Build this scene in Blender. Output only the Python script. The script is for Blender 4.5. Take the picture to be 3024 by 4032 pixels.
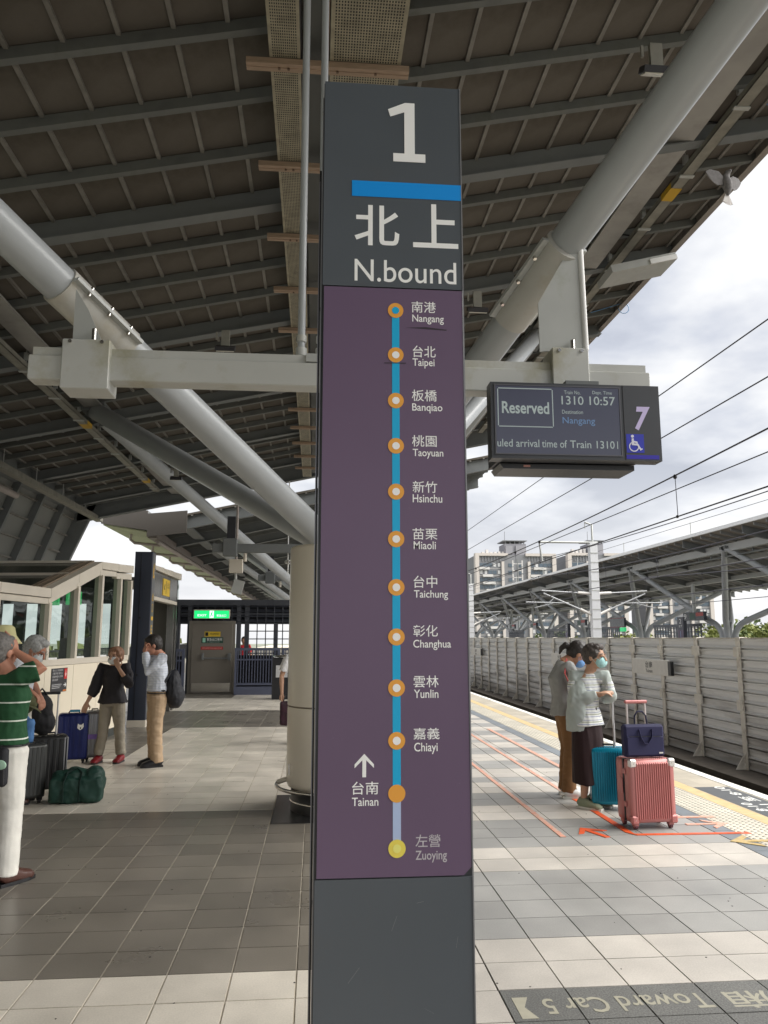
import bpy, bmesh, math, random
from mathutils import Vector, Matrix, noise
rnd = random.Random(7)
for o in list(bpy.data.objects): bpy.data.objects.remove(o)
SC = bpy.context.scene
COL = SC.collection
R = math.radians
# ---------------------------------------------------------------- camera, sky, sun, exposure
cam = bpy.data.cameras.new('camera'); cam_o = bpy.data.objects.new('camera', cam); COL.objects.link(cam_o)
cam.sensor_fit = 'VERTICAL'; cam.sensor_height = 36.0; cam.lens = 27.34
cam.clip_start = 0.05; cam.clip_end = 3000
cam_o.location = (0, 0, 1.55)
cam_o.rotation_euler = (R(90 + 9.18), 0, R(-4.954))
SC.camera = cam_o
W = bpy.data.worlds.new('World'); SC.world = W; W.use_nodes = True
SUN_EL, SUN_AZ = R(52), R(100)          # azimuth clockwise from +Y (towards the tracks)
def build_world():
    nt = W.node_tree; nt.nodes.clear(); N = nt.nodes.new; L = nt.links.new
    out = N('ShaderNodeOutputWorld'); bg = N('ShaderNodeBackground'); bg.inputs[1].default_value = 0.065
    sky = N('ShaderNodeTexSky'); sky.sky_type = 'NISHITA'; sky.sun_disc = False
    sky.sun_elevation = SUN_EL; sky.sun_rotation = SUN_AZ; sky.air_density = 1.2; sky.dust_density = 3.0
    tc = N('ShaderNodeTexCoord'); sep = N('ShaderNodeSeparateXYZ'); L(tc.outputs['Generated'], sep.inputs[0])
    # project the view direction on a cloud deck so clouds flatten towards the horizon
    mx = N('ShaderNodeMath'); mx.operation = 'MAXIMUM'; L(sep.outputs[2], mx.inputs[0]); mx.inputs[1].default_value = 0.0
    ad = N('ShaderNodeMath'); ad.operation = 'ADD'; L(mx.outputs[0], ad.inputs[0]); ad.inputs[1].default_value = 0.22
    dv = N('ShaderNodeVectorMath'); dv.operation = 'DIVIDE'
    cb = N('ShaderNodeCombineXYZ'); [L(ad.outputs[0], cb.inputs[i]) for i in range(3)]
    L(tc.outputs['Generated'], dv.inputs[0]); L(cb.outputs[0], dv.inputs[1])
    def noi(sc, det, off):
        m = N('ShaderNodeMapping'); m.inputs['Location'].default_value = off; L(dv.outputs[0], m.inputs[0])
        n = N('ShaderNodeTexNoise'); n.inputs['Scale'].default_value = sc; n.inputs['Detail'].default_value = det
        n.inputs['Roughness'].default_value = 0.52; L(m.outputs[0], n.inputs['Vector']); return n
    n1 = noi(1.25, 5.0, SKY_OFF1); n2 = noi(3.2, 7.0, (7.7, 3.3, 0.5))
    mixn = N('ShaderNodeMix'); mixn.data_type = 'FLOAT'; mixn.inputs[0].default_value = 0.33
    L(n1.outputs[0], mixn.inputs[2]); L(n2.outputs[0], mixn.inputs[3])
    cr = N('ShaderNodeValToRGB'); e = cr.color_ramp.elements
    e[0].position = 0.39; e[0].color = (2.5, 2.7, 3.3, 1)
    e[1].position = 0.585; e[1].color = (7.0, 6.95, 6.85, 1)
    m_ = e.new(0.487); m_.color = (4.5, 4.65, 5.1, 1)
    L(mixn.outputs[0], cr.inputs[0])
    # brighter and paler near the horizon
    hz = N('ShaderNodeMapRange'); hz.inputs[1].default_value = 0.0; hz.inputs[2].default_value = 0.30
    hz.inputs[3].default_value = 0.8; hz.inputs[4].default_value = 0.0; L(mx.outputs[0], hz.inputs[0])
    mh = N('ShaderNodeMix'); mh.data_type = 'RGBA'; L(hz.outputs[0], mh.inputs[0]); L(cr.outputs[0], mh.inputs[6])
    mh.inputs[7].default_value = (7.1, 7.1, 7.2, 1)
    mc = N('ShaderNodeMix'); mc.data_type = 'RGBA'; mc.inputs[0].default_value = 0.9
    L(sky.outputs[0], mc.inputs[6]); L(mh.outputs[2], mc.inputs[7])
    L(mc.outputs[2], bg.inputs[0]); L(bg.outputs[0], out.inputs[0])
SKY_OFF1 = (0.4, 2.1, 0.0)
build_world()
sun = bpy.data.lights.new('sun', 'SUN'); sun.energy = 3.6; sun.angle = R(75); sun.color = (1.0, 0.97, 0.92)
sun_o = bpy.data.objects.new('sun', sun); COL.objects.link(sun_o)
sd = Vector((math.sin(SUN_AZ) * math.cos(SUN_EL), math.cos(SUN_AZ) * math.cos(SUN_EL), math.sin(SUN_EL)))
sun_o.rotation_euler = sd.to_track_quat('Z', 'Y').to_euler(); sun_o.location = (20, 0, 30)
VS = SC.view_settings; VS.view_transform = 'Standard'; VS.look = 'None'; VS.gamma = 1; VS.use_curve_mapping = False
VS.exposure = 1.32
SC.render.engine = 'CYCLES'
SC.cycles.max_bounces = 8; SC.cycles.diffuse_bounces = 5; SC.cycles.glossy_bounces = 4; SC.cycles.transparent_max_bounces = 12
# ---------------------------------------------------------------- materials
MC = {}
def mat(name, col, rough=0.6, metal=0.0, var=0.0, vs=6.0, bump=0.0, bs=60.0, spec=0.5, dirt=None, ds=2.0, dth=(0.5, 0.75), emit=None, es=0.0, stretch=None, alpha=None):
    if name in MC: return MC[name]
    m = bpy.data.materials.new(name); m.use_nodes = True; nt = m.node_tree; b = nt.nodes['Principled BSDF']
    N = nt.nodes.new; L = nt.links.new
    b.inputs['Base Color'].default_value = (*col, 1); b.inputs['Roughness'].default_value = rough
    b.inputs['Metallic'].default_value = metal; b.inputs['Specular IOR Level'].default_value = spec
    tc = N('ShaderNodeTexCoord'); vec = tc.outputs['Object']
    if stretch:
        mp = N('ShaderNodeMapping'); mp.inputs['Scale'].default_value = stretch; L(vec, mp.inputs[0]); vec = mp.outputs[0]
    c = None
    if var:
        n = N('ShaderNodeTexNoise'); n.inputs['Scale'].default_value = vs; n.inputs['Detail'].default_value = 6; L(vec, n.inputs['Vector'])
        mr = N('ShaderNodeMapRange'); mr.inputs[1].default_value = 0.3; mr.inputs[2].default_value = 0.7
        mr.inputs[3].default_value = 1 - var; mr.inputs[4].default_value = 1 + var; L(n.outputs[0], mr.inputs[0])
        mu = N('ShaderNodeMix'); mu.data_type = 'RGBA'; mu.blend_type = 'MULTIPLY'; mu.inputs[0].default_value = 1
        mu.inputs[6].default_value = (*col, 1); L(mr.outputs[0], mu.inputs[7]); c = mu.outputs[2]
        rr = N('ShaderNodeMapRange'); rr.inputs[3].default_value = max(0, rough - var * .5); rr.inputs[4].default_value = min(1, rough + var * .5)
        L(n.outputs[0], rr.inputs[0]); L(rr.outputs[0], b.inputs['Roughness'])
    if dirt:
        n = N('ShaderNodeTexNoise'); n.inputs['Scale'].default_value = ds; n.inputs['Detail'].default_value = 8; n.inputs['Roughness'].default_value = .65; L(vec, n.inputs['Vector'])
        mr = N('ShaderNodeMapRange'); mr.inputs[1].default_value = dth[0]; mr.inputs[2].default_value = dth[1]; L(n.outputs[0], mr.inputs[0])
        mx = N('ShaderNodeMix'); mx.data_type = 'RGBA'; L(mr.outputs[0], mx.inputs[0])
        if c: L(c, mx.inputs[6])
        else: mx.inputs[6].default_value = (*col, 1)
        mx.inputs[7].default_value = (*dirt, 1); c = mx.outputs[2]
    if c: L(c, b.inputs['Base Color'])
    if bump:
        n = N('ShaderNodeTexNoise'); n.inputs['Scale'].default_value = bs; n.inputs['Detail'].default_value = 4; L(vec, n.inputs['Vector'])
        bp = N('ShaderNodeBump'); bp.inputs['Strength'].default_value = bump; bp.inputs['Distance'].default_value = 0.01
        L(n.outputs[0], bp.inputs['Height']); L(bp.outputs[0], b.inputs['Normal'])
    if emit: b.inputs['Emission Color'].default_value = (*emit, 1); b.inputs['Emission Strength'].default_value = es
    MC[name] = m; return m
def glass(name, tint, rough=0.02, trans=0.75, ior=1.45, refl=.5):
    if name in MC: return MC[name]
    m = bpy.data.materials.new(name); m.use_nodes = True; nt = m.node_tree; nt.nodes.clear(); N = nt.nodes.new; L = nt.links.new
    out = N('ShaderNodeOutputMaterial'); t = N('ShaderNodeBsdfTransparent'); t.inputs[0].default_value = (*tint, 1)
    g = N('ShaderNodeBsdfGlossy'); g.inputs['Roughness'].default_value = rough; g.inputs[0].default_value = (.9, .95, .92, 1)
    tc = N('ShaderNodeTexCoord'); n = N('ShaderNodeTexNoise'); n.inputs['Scale'].default_value = 1.3; L(tc.outputs['Object'], n.inputs['Vector'])
    bp = N('ShaderNodeBump'); bp.inputs['Strength'].default_value = .12; bp.inputs['Distance'].default_value = .05; L(n.outputs[0], bp.inputs['Height']); L(bp.outputs[0], g.inputs['Normal'])
    fr = N('ShaderNodeFresnel'); fr.inputs[0].default_value = ior
    ma = N('ShaderNodeMath'); ma.operation = 'MULTIPLY_ADD'; L(fr.outputs[0], ma.inputs[0]); ma.inputs[1].default_value = refl; ma.inputs[2].default_value = 1 - trans
    ma.use_clamp = True
    ge = N('ShaderNodeNewGeometry'); iv = N('ShaderNodeMath'); iv.operation = 'SUBTRACT'; iv.inputs[0].default_value = 1; L(ge.outputs['Backfacing'], iv.inputs[1])
    mb_ = N('ShaderNodeMath'); mb_.operation = 'MULTIPLY'; L(ma.outputs[0], mb_.inputs[0]); L(iv.outputs[0], mb_.inputs[1]); ma = mb_
    mx = N('ShaderNodeMixShader'); L(ma.outputs[0], mx.inputs[0]); L(t.outputs[0], mx.inputs[1]); L(g.outputs[0], mx.inputs[2]); L(mx.outputs[0], out.inputs[0])
    MC[name] = m; return m
def tile_mat(name, col, rough, speck=0.10, vary=0.10, wear=None, bump=.12):
    m = bpy.data.materials.new(name); m.use_nodes = True; nt = m.node_tree; b = nt.nodes['Principled BSDF']; N = nt.nodes.new; L = nt.links.new
    geo = N('ShaderNodeNewGeometry')
    sub = N('ShaderNodeVectorMath'); sub.operation = 'SUBTRACT'; L(geo.outputs['Position'], sub.inputs[0]); sub.inputs[1].default_value = (-.068, 3.70, 0)
    dv = N('ShaderNodeVectorMath'); dv.operation = 'DIVIDE'; L(sub.outputs[0], dv.inputs[0]); dv.inputs[1].default_value = (.30, .2925, 5)
    fl = N('ShaderNodeVectorMath'); fl.operation = 'FLOOR'; L(dv.outputs[0], fl.inputs[0])
    wn = N('ShaderNodeTexWhiteNoise'); L(fl.outputs[0], wn.inputs['Vector'])
    n = N('ShaderNodeTexNoise'); n.inputs['Scale'].default_value = 130; n.inputs['Detail'].default_value = 3; L(geo.outputs['Position'], n.inputs['Vector'])
    n2 = N('ShaderNodeTexNoise'); n2.inputs['Scale'].default_value = 1.7; n2.inputs['Detail'].default_value = 7; n2.inputs['Roughness'].default_value = .6; L(geo.outputs['Position'], n2.inputs['Vector'])
    def mr(src, a, c, lo=.25, hi=.75):
        q = N('ShaderNodeMapRange'); q.inputs[1].default_value = lo; q.inputs[2].default_value = hi; q.inputs[3].default_value = a; q.inputs[4].default_value = c; L(src, q.inputs[0]); return q.outputs[0]
    def mul(a, c):
        q = N('ShaderNodeMath'); q.operation = 'MULTIPLY'; L(a, q.inputs[0]); L(c, q.inputs[1]); return q.outputs[0]
    f = mul(mul(mr(wn.outputs[0], 1 - vary, 1 + vary, 0, 1), mr(n.outputs[0], 1 - speck, 1 + speck)), mr(n2.outputs[0], .76, 1.14))
    mu = N('ShaderNodeMix'); mu.data_type = 'RGBA'; mu.blend_type = 'MULTIPLY'; mu.inputs[0].default_value = 1; mu.inputs[6].default_value = (*col, 1)
    L(f, mu.inputs[7]); L(mu.outputs[2], b.inputs['Base Color'])
    L(mr(n2.outputs[0], rough - .08, rough + .14), b.inputs['Roughness'])
    bp = N('ShaderNodeBump'); bp.inputs['Strength'].default_value = bump; bp.inputs['Distance'].default_value = .004; L(n.outputs[0], bp.inputs['Height']); L(bp.outputs[0], b.inputs['Normal'])
    MC[name] = m; return m
# ---------------------------------------------------------------- mesh helpers
class MB:
    def __init__(s): s.v = []; s.f = []; s.sm = []
    def add(s, vs, fs, sm=False):
        k = len(s.v); s.v += [tuple(v) for v in vs]; s.f += [tuple(i + k for i in f) for f in fs]; s.sm += [sm] * len(fs); return s
    def box(s, x0, y0, z0, x1, y1, z1, M=None):
        vs = [Vector((x, y, z)) for z in (z0, z1) for y in (y0, y1) for x in (x0, x1)]
        if M is not None: vs = [M @ v for v in vs]
        return s.add(vs, [(0, 2, 3, 1), (4, 5, 7, 6), (0, 1, 5, 4), (2, 6, 7, 3), (0, 4, 6, 2), (1, 3, 7, 5)])
    def bbox(s, x0, y0, z0, x1, y1, z1, b=.01, M=None):
        # box with chamfered vertical and horizontal edges
        bm = bmesh.new(); bmesh.ops.create_cube(bm, size=1)
        bmesh.ops.scale(bm, vec=(x1 - x0, y1 - y0, z1 - z0), verts=bm.verts); bmesh.ops.translate(bm, vec=((x0 + x1) / 2, (y0 + y1) / 2, (z0 + z1) / 2), verts=bm.verts)
        bmesh.ops.bevel(bm, geom=bm.edges[:], offset=b, segments=2 if b > .02 else 1, affect='EDGES', profile=.6)
        if M is not None: bmesh.ops.transform(bm, matrix=M, verts=bm.verts)
        s.bm(bm, b > .02); return s
    def bm(s, bm, sm=False):
        bm.verts.index_update(); s.add([v.co for v in bm.verts], [[v.index for v in f.verts] for f in bm.faces], sm); bm.free(); return s
    def tube(s, pts, r, n=10, cap=True, sm=True, up=None):
        pts = [Vector(p) for p in pts]; rs = r if isinstance(r, (list, tuple)) else [r] * len(pts)
        rings = []; prev = None
        for i, p in enumerate(pts):
            d = (pts[min(i + 1, len(pts) - 1)] - pts[max(i - 1, 0)])
            if d.length < 1e-9: d = Vector((0, 0, 1))
            d.normalize()
            if prev is None:
                a = Vector((0, 0, 1)) if abs(d.z) < .9 else Vector((0, 1, 0))
                u = d.cross(a).normalized()
            else:
                u = (prev - d * prev.dot(d))
                u = u.normalized() if u.length > 1e-6 else d.orthogonal().normalized()
            w = d.cross(u); prev = u; rr = rs[i]
            if not isinstance(rr, (tuple, list)): rr = (rr, rr)
            rings.append([p + u * math.cos(2 * math.pi * k / n) * rr[0] + w * math.sin(2 * math.pi * k / n) * rr[1] for k in range(n)])
        vs = [v for q in rings for v in q]; fs = []
        for i in range(len(pts) - 1):
            for k in range(n): fs.append((i * n + k, i * n + (k + 1) % n, (i + 1) * n + (k + 1) % n, (i + 1) * n + k))
        s.add(vs, fs, sm)
        if cap:
            s.add(rings[0], [tuple(range(n))[::-1]]); s.add(rings[-1], [tuple(range(n))])
        return s
    def lathe(s, prof, c=(0, 0, 0), n=24, sm=True, a0=0, a1=2 * math.pi):
        vs = []; m = len(prof); full = abs(a1 - a0 - 2 * math.pi) < 1e-6; K = n if full else n + 1
        for k in range(K):
            a = a0 + (a1 - a0) * k / n
            for r, z in prof: vs.append((c[0] + r * math.cos(a), c[1] + r * math.sin(a), c[2] + z))
        fs = []
        for k in range(n):
            k2 = (k + 1) % K
            for i in range(m - 1): fs.append((k * m + i, k2 * m + i, k2 * m + i + 1, k * m + i + 1))
        return s.add(vs, fs, sm)
    def prism(s, poly, axis, a, b, M=None):
        # poly: 2-D points, extruded along axis 'x','y' or 'z' from a to b
        def P(u, v, w): return {'x': (w, u, v), 'y': (u, w, v), 'z': (u, v, w)}[axis]
        n = len(poly); vs = [Vector(P(u, v, a)) for u, v in poly] + [Vector(P(u, v, b)) for u, v in poly]
        if M is not None: vs = [M @ v for v in vs]
        return s.add(vs, [tuple(range(n))[::-1], tuple(range(n, 2 * n))] + [(i, (i + 1) % n, n + (i + 1) % n, n + i) for i in range(n)])
    def ell(s, c, r, M=None, n=12, m=8):
        vs = []
        for i in range(m + 1):
            t = math.pi * i / m
            for k in range(n):
                a = 2 * math.pi * k / n; v = Vector((r[0] * math.sin(t) * math.cos(a), r[1] * math.sin(t) * math.sin(a), r[2] * math.cos(t)))
                if M is not None: v = M @ v
                vs.append(v + Vector(c))
        fs = [(i * n + k, (i + 1) * n + k, (i + 1) * n + (k + 1) % n, i * n + (k + 1) % n) for i in range(m) for k in range(n)]
        return s.add(vs, fs, True)
    def mesh(s, name, m):
        me = bpy.data.meshes.new(name); me.from_pydata(s.v, [], s.f); me.materials.append(m)
        me.polygons.foreach_set('use_smooth', s.sm)
        bm = bmesh.new(); bm.from_mesh(me); bmesh.ops.recalc_face_normals(bm, faces=bm.faces); bm.to_mesh(me); bm.free()
        me.update(); return me
    def build(s, name, m, parent=None, **kw): return link(name, s.mesh(name, m), parent, **kw)
def link(name, me, parent=None, loc=None, rot=None, label=None, cat=None, group=None, kind=None):
    o = bpy.data.objects.new(name, me); COL.objects.link(o)
    if parent is not None: o.parent = parent
    if loc is not None: o.location = loc
    if rot is not None: o.rotation_euler = rot
    return tag(o, label, cat, group, kind)
def tag(o, label=None, cat=None, group=None, kind=None):
    if label: o['label'] = label
    if cat: o['category'] = cat
    if group: o['group'] = group
    if kind: o['kind'] = kind
    return o
def empty(name, loc=(0, 0, 0), rz=0, **kw):
    o = bpy.data.objects.new(name, None); COL.objects.link(o); o.location = loc; o.rotation_euler = (0, 0, rz); o.empty_display_size = .1
    return tag(o, **kw)
CH = {}
def dup(root, loc=None, rot=None, label=None, kids=None):
    c = root.copy(); COL.objects.link(c)
    if loc is not None: c.location = loc
    if rot is not None: c.rotation_euler = rot
    if label: c['label'] = label
    kids = {}
    for o in list(COL.objects):
        if o.parent is not None: kids.setdefault(o.parent.name, []).append(o)
    def rec(src, dst):
        for ch in kids.get(src.name, []):
            d = ch.copy(); COL.objects.link(d); d.parent = dst; rec(ch, d)
    rec(root, c); return c
FONTC = {}
def text_mesh(s, bold=0.0, ext=0.0, shear=0.0, res=3):
    cu = bpy.data.curves.new('txt', 'FONT'); cu.body = s; cu.size = 1; cu.extrude = ext; cu.offset = bold; cu.shear = shear; cu.resolution_u = res
    o = bpy.data.objects.new('txt', cu); COL.objects.link(o)
    bpy.context.view_layer.update()
    me = bpy.data.meshes.new_from_object(o.evaluated_get(bpy.context.evaluated_depsgraph_get())); bpy.data.objects.remove(o)
    return me
def text(s, name, m, rect, M, parent=None, bold=0.0, shear=0.0, depth=.0015, res=3, keep=False, **kw):
    """lettering fitted to rect (u0,v0,u1,v1) of the plane that M maps to (u right, v up, w out)"""
    me = text_mesh(s, bold, 0, shear, res)
    xs = [v.co.x for v in me.vertices]; ys = [v.co.y for v in me.vertices]
    if not xs: return None
    x0, x1, y0, y1 = min(xs), max(xs), min(ys), max(ys)
    u0, v0, u1, v1 = rect; sx = (u1 - u0) / (x1 - x0); sy = (v1 - v0) / (y1 - y0)
    if keep: sx = sy
    for v in me.vertices:
        v.co = M @ Vector((u0 + (v.co.x - x0) * sx, v0 + (v.co.y - y0) * sy, depth))
    me.materials.clear(); me.materials.append(m); me.name = name
    return link(name, me, parent, **kw)
def PL(origin, right, up):
    r = Vector(right).normalized(); u = Vector(up).normalized(); w = r.cross(u)
    M = Matrix((r, u, w)).transposed().to_4x4(); M.translation = Vector(origin); return M
def frame_y(Y): return PL((0, Y, 0), (1, 0, 0), (0, 0, 1))     # u=X, v=Z, facing -Y
def plate(u0, v0, u1, v1, w0, w1, M): return MB().box(u0, v0, w0, u1, v1, w1, M)
def disc(mb, c, r, w0, w1, M, n=32, r_in=0):
    if r_in:
        vs = []; 
        for k in range(n):
            a = 2 * math.pi * k / n
            for q, w in ((r, w0), (r, w1), (r_in, w1), (r_in, w0)): vs.append(M @ Vector((c[0] + q * math.cos(a), c[1] + q * math.sin(a), w)))
        fs = [(k * 4 + j, ((k + 1) % n) * 4 + j, ((k + 1) % n) * 4 + (j + 1) % 4, k * 4 + (j + 1) % 4) for k in range(n) for j in range(4)]
        return mb.add(vs, fs)
    p = [(c[0] + r * math.cos(2 * math.pi * k / n), c[1] + r * math.sin(2 * math.pi * k / n)) for k in range(n)]
    return mb.prism(p, 'z', w0, w1, M)
# ---------------------------------------------------------------- shared materials
steel = mat('painted_steel', (.43, .44, .42), .42, .0, .08, 3, dirt=(.30, .31, .24), ds=2.2, dth=(.58, .8))
tube_m = mat('tube_paint', (.40, .42, .43), .34, .0, .05, 2, bump=.04, bs=90)
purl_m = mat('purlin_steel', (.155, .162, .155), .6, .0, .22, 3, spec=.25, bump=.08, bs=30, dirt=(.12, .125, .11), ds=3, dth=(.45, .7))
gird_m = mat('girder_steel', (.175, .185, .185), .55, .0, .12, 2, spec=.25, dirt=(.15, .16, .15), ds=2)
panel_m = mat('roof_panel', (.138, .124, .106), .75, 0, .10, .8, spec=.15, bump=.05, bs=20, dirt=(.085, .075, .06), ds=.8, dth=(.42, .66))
rib_m = mat('roof_rib', (.22, .21, .19), .6, 0, .2, 5, spec=.2)
beige = mat('beige_cladding', (.80, .73, .60), .3, 0, .03, 2)
beige_p = mat('beige_panel', (.80, .72, .57), .35, 0, .03, 1.5)
alu = mat('beige_aluminium', (.66, .60, .50), .35, .1, .04, 3)
dark = mat('dark_metal', (.03, .03, .035), .4, .2, .1, 4)
black = mat('black_plastic', (.012, .012, .014), .4)
navy_st = mat('navy_steel', (.04, .047, .068), .35, .2, .08, 3)
blue_rail = mat('blue_grey_railing', (.10, .112, .165), .4, .2, .06, 5)
white_p = mat('white_paint', (.80, .80, .78), .5, 0, .04, 4)
chrome = mat('polished_steel', (.6, .58, .54), .22, 1.0)
conc = mat('concrete', (.30, .285, .26), .85, 0, .12, 3, bump=.3, bs=25, dirt=(.15, .135, .115), ds=1.2)
conc_d = mat('dark_ballast_concrete', (.10, .085, .07), .9, 0, .25, 4, bump=.5, bs=20)
asph = mat('ground_far', (.16, .17, .13), .95, 0, .3, .02)
white_l = mat('sign_white', (.82, .82, .79), .5)
T_L = tile_mat('tile_light', (.60, .555, .48), .33)
T_D = tile_mat('tile_dark', (.165, .148, .124), .31, vary=.13)
T_R = tile_mat('tile_light_right', (.53, .495, .445), .44)
T_G = tile_mat('tile_grey_right', (.33, .325, .31), .46, vary=.12)
T_N = tile_mat('tile_granite', (.15, .15, .14), .5, speck=.55, vary=.05, bump=.25)
S_BL = tile_mat('stone_slate_strip', (.18, .20, .22), .5)
T_T = tile_mat('tactile_tile', (.62, .58, .48), .55)
T_E = tile_mat('edge_tile', (.40, .36, .29), .6)
grout_l = mat('grout_left', (.46, .42, .35), .9, 0, .2, 6)
grout_r = mat('grout_right', (.10, .095, .085), .9, 0, .2, 6)

# ================================================================ SETTING
g = MB().box(-900, -300, -10.2, 1200, 1500, -10).build('ground', asph, kind='structure')
# platform slab (top just under the tiles)
pf = MB().box(-9.5, -12, -1.6, 4.47, 170, -.012).build('platform_floor', conc, kind='structure')
MB().box(-9.4, -11.9, -.012, .532, 169.9, -.005).build('grout', grout_l, pf)
MB().box(.532, -11.9, -.012, 4.44, 169.9, -.005).build('grout', grout_r, pf)
TX0, TP, TY0, TQ = -.068, .30, 3.70, .2925
def tcol(i, j):
    x = TX0 + (i + .5) * TP
    if x > .53:
        if j < 0: return 'N' if (x > .83 and j >= -3) else 'R'
        if j < 11: return 'R' if j in (0, 1, 6, 7) else 'G'
        return 'RRGGRRGRRGG'[(j - 11) % 11]
    if 1 <= j <= 12: return 'D'
    if x > -2.41 and 36 <= j <= 46: return 'D'
    if x < -2.36 and 24 <= j <= 46: return 'D'
    if j >= 59: return 'D' if x < -2.1 else 'L'
    if (j // 12) % 3 == 1 and j > 60: return 'D'
    return 'L'
TM = {'L': T_L, 'D': T_D, 'R': T_R, 'G': T_G, 'N': T_N}
tile_me = {}
for k, m_ in TM.items():
    mb = MB(); h = .0045 if k in 'LD' else .0035
    mb.box(-TP / 2 + h, -TQ / 2 + h, -.010, TP / 2 - h, TQ / 2 - h, 0)
    tile_me[k] = mb.mesh('tile', m_)
cells = []
for i in range(-20, 11):
    for j in range(-3, 150):
        x, y = TX0 + (i + .5) * TP, TY0 + (j + .5) * TQ
        if x < -5.9 and j > 20: continue
        cells.append((i, j, x, y))
def seen(x, y):
    dx, dy = x * math.cos(R(4.954)) - y * math.sin(R(4.954)), x * math.sin(R(4.954)) + y * math.cos(R(4.954))
    u = dx / (dy * .987) * 1680
    hide = -165 < u < 185 and y > 2.3
    return abs(u) < 860 and y > 3.2 and not hide and x > -3.7
vis = sorted([c for c in cells if seen(c[2], c[3])], key=lambda c: c[3] + .12 * abs(c[2]))[:298]
vs_ = set((c[0], c[1]) for c in vis)
for i, j, x, y in vis: link('tile', tile_me[tcol(i, j)], pf, (x, y, rnd.uniform(-.0007, .0007)))
for k in TM:
    mb = MB(); h = .0045
    for i, j, x, y in cells:
        if (i, j) in vs_ or tcol(i, j) != k: continue
        z = rnd.uniform(-.0007, .0007); mb.box(x - TP / 2 + h, y - TQ / 2 + h, -.01, x + TP / 2 - h, y + TQ / 2 - h, z)
    mb.build('tiles', TM[k], pf, kind='stuff')
for nm, x0, x1, m_, ln in (('slate_strip', 3.236, 3.40, S_BL, .6), ('tactile_strip', 3.405, 3.80, T_T, .3), ('edge_strip', 3.955, 4.36, T_E, .9)):
    mb = MB(); y = -2.0
    while y < 120: mb.box(x0 + .002, y + .002, -.01, x1 - .002, y + ln - .002, 0); y += ln
    if nm == 'tactile_strip':
        y = 4.0
        while False:
            for q in range(7):
                cx = x0 + .03 + q * .056; mb.lathe([(.015, 0), (.011, .005), (0, .005)], (cx, y, 0), 6, False)
            y += .05
    mb.build(nm, m_, pf, kind='stuff')
mb = MB(); y = 4.0
while y < 24:
    for q in range(7): mb.lathe([(.017, 0), (.012, .005), (0, .0055)], (3.435 + q * .056, y, 0), 6, False)
    y += .056
mb.build('tactile_studs', mat('stud_grey', (.40, .38, .33), .6), pf, kind='stuff')
yel = mat('yellow_line_paint', (.56, .41, .20), .6, 0, .15, 9, dirt=(.5, .45, .3), ds=12)
MB().box(3.803, -2, -.01, 3.952, 120, .001).build('yellow_line', yel, pf)
MB().bbox(4.365, -8, -.12, 4.5, 140, .004, .008).build('platform_edge', mat('edge_white', (.74, .73, .68), .6, 0, .1, 3, dirt=(.5, .46, .38), ds=2), pf)
# painted queue markings (flat tape 4 mm up)
org = mat('orange_tape', (.75, .10, .02), .5, 0, .1, 12, dirt=(.5, .2, .12), ds=14)
org2 = mat('worn_orange_tape', (.68, .27, .18), .6, 0, .15, 20, dirt=(.55, .42, .34), ds=30, dth=(.4, .6))
ylt = mat('worn_yellow_tape', (.50, .36, .14), .6, 0, .15, 20, dirt=(.4, .35, .25), ds=25)
fm = PL((0, 0, 0), (1, 0, 0), (0, 1, 0))
def mark(poly, m_, lab, z=.005):
    return MB().prism(poly, 'z', .001, z).build('floor_marking', m_, pf, label=lab)
mark([(1.94, 6.30), (1.985, 6.30), (1.985, 15), (1.94, 15)], org2, 'worn orange queue line nearest the sign pillar')
mark([(2.505, 6.40), (2.56, 6.30), (2.56, 7.9), (2.505, 7.9)], org, 'bright orange queue line under the feet')
mark([(2.51, 7.902), (2.555, 7.902), (2.555, 13.6), (2.51, 13.6)], org2, 'worn far part of the middle queue line')
mark([(2.562, 6.30), (3.50, 6.28), (3.50, 6.325), (2.562, 6.345)], org, 'orange cross line in front of pink suitcase')
mark([(2.95, 8.4), (3.01, 8.4), (3.01, 13.6), (2.95, 13.6)], org2, 'worn orange line along tactile strip')
mark([(3.02, 6.86), (3.50, 6.84), (3.50, 6.90), (3.02, 6.92)], org2, 'second orange cross line')
def arrow2(c, a, s, m_, lab):
    p = [(0, .5), (-.42, .02), (-.26, .02), (-.07, .22), (-.07, -.5), (.07, -.5), (.07, .22), (.26, .02), (.42, .02)]
    ca, sa = math.cos(a), math.sin(a); mark([(c[0] + s * (x * ca - y * sa), c[1] + s * (x * sa + y * ca)) for x, y in p], m_, lab)
arrow2((2.25, 6.42), 0.35, .34, org, 'orange arrow on floor pointing to tracks')
arrow2((3.3, 6.62), -1.57, .36, org2, 'faint orange arrow pointing to platform edge')
arrow2((3.40, 6.06), 1.57, .40, ylt, 'faint yellow arrow on floor')
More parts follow.
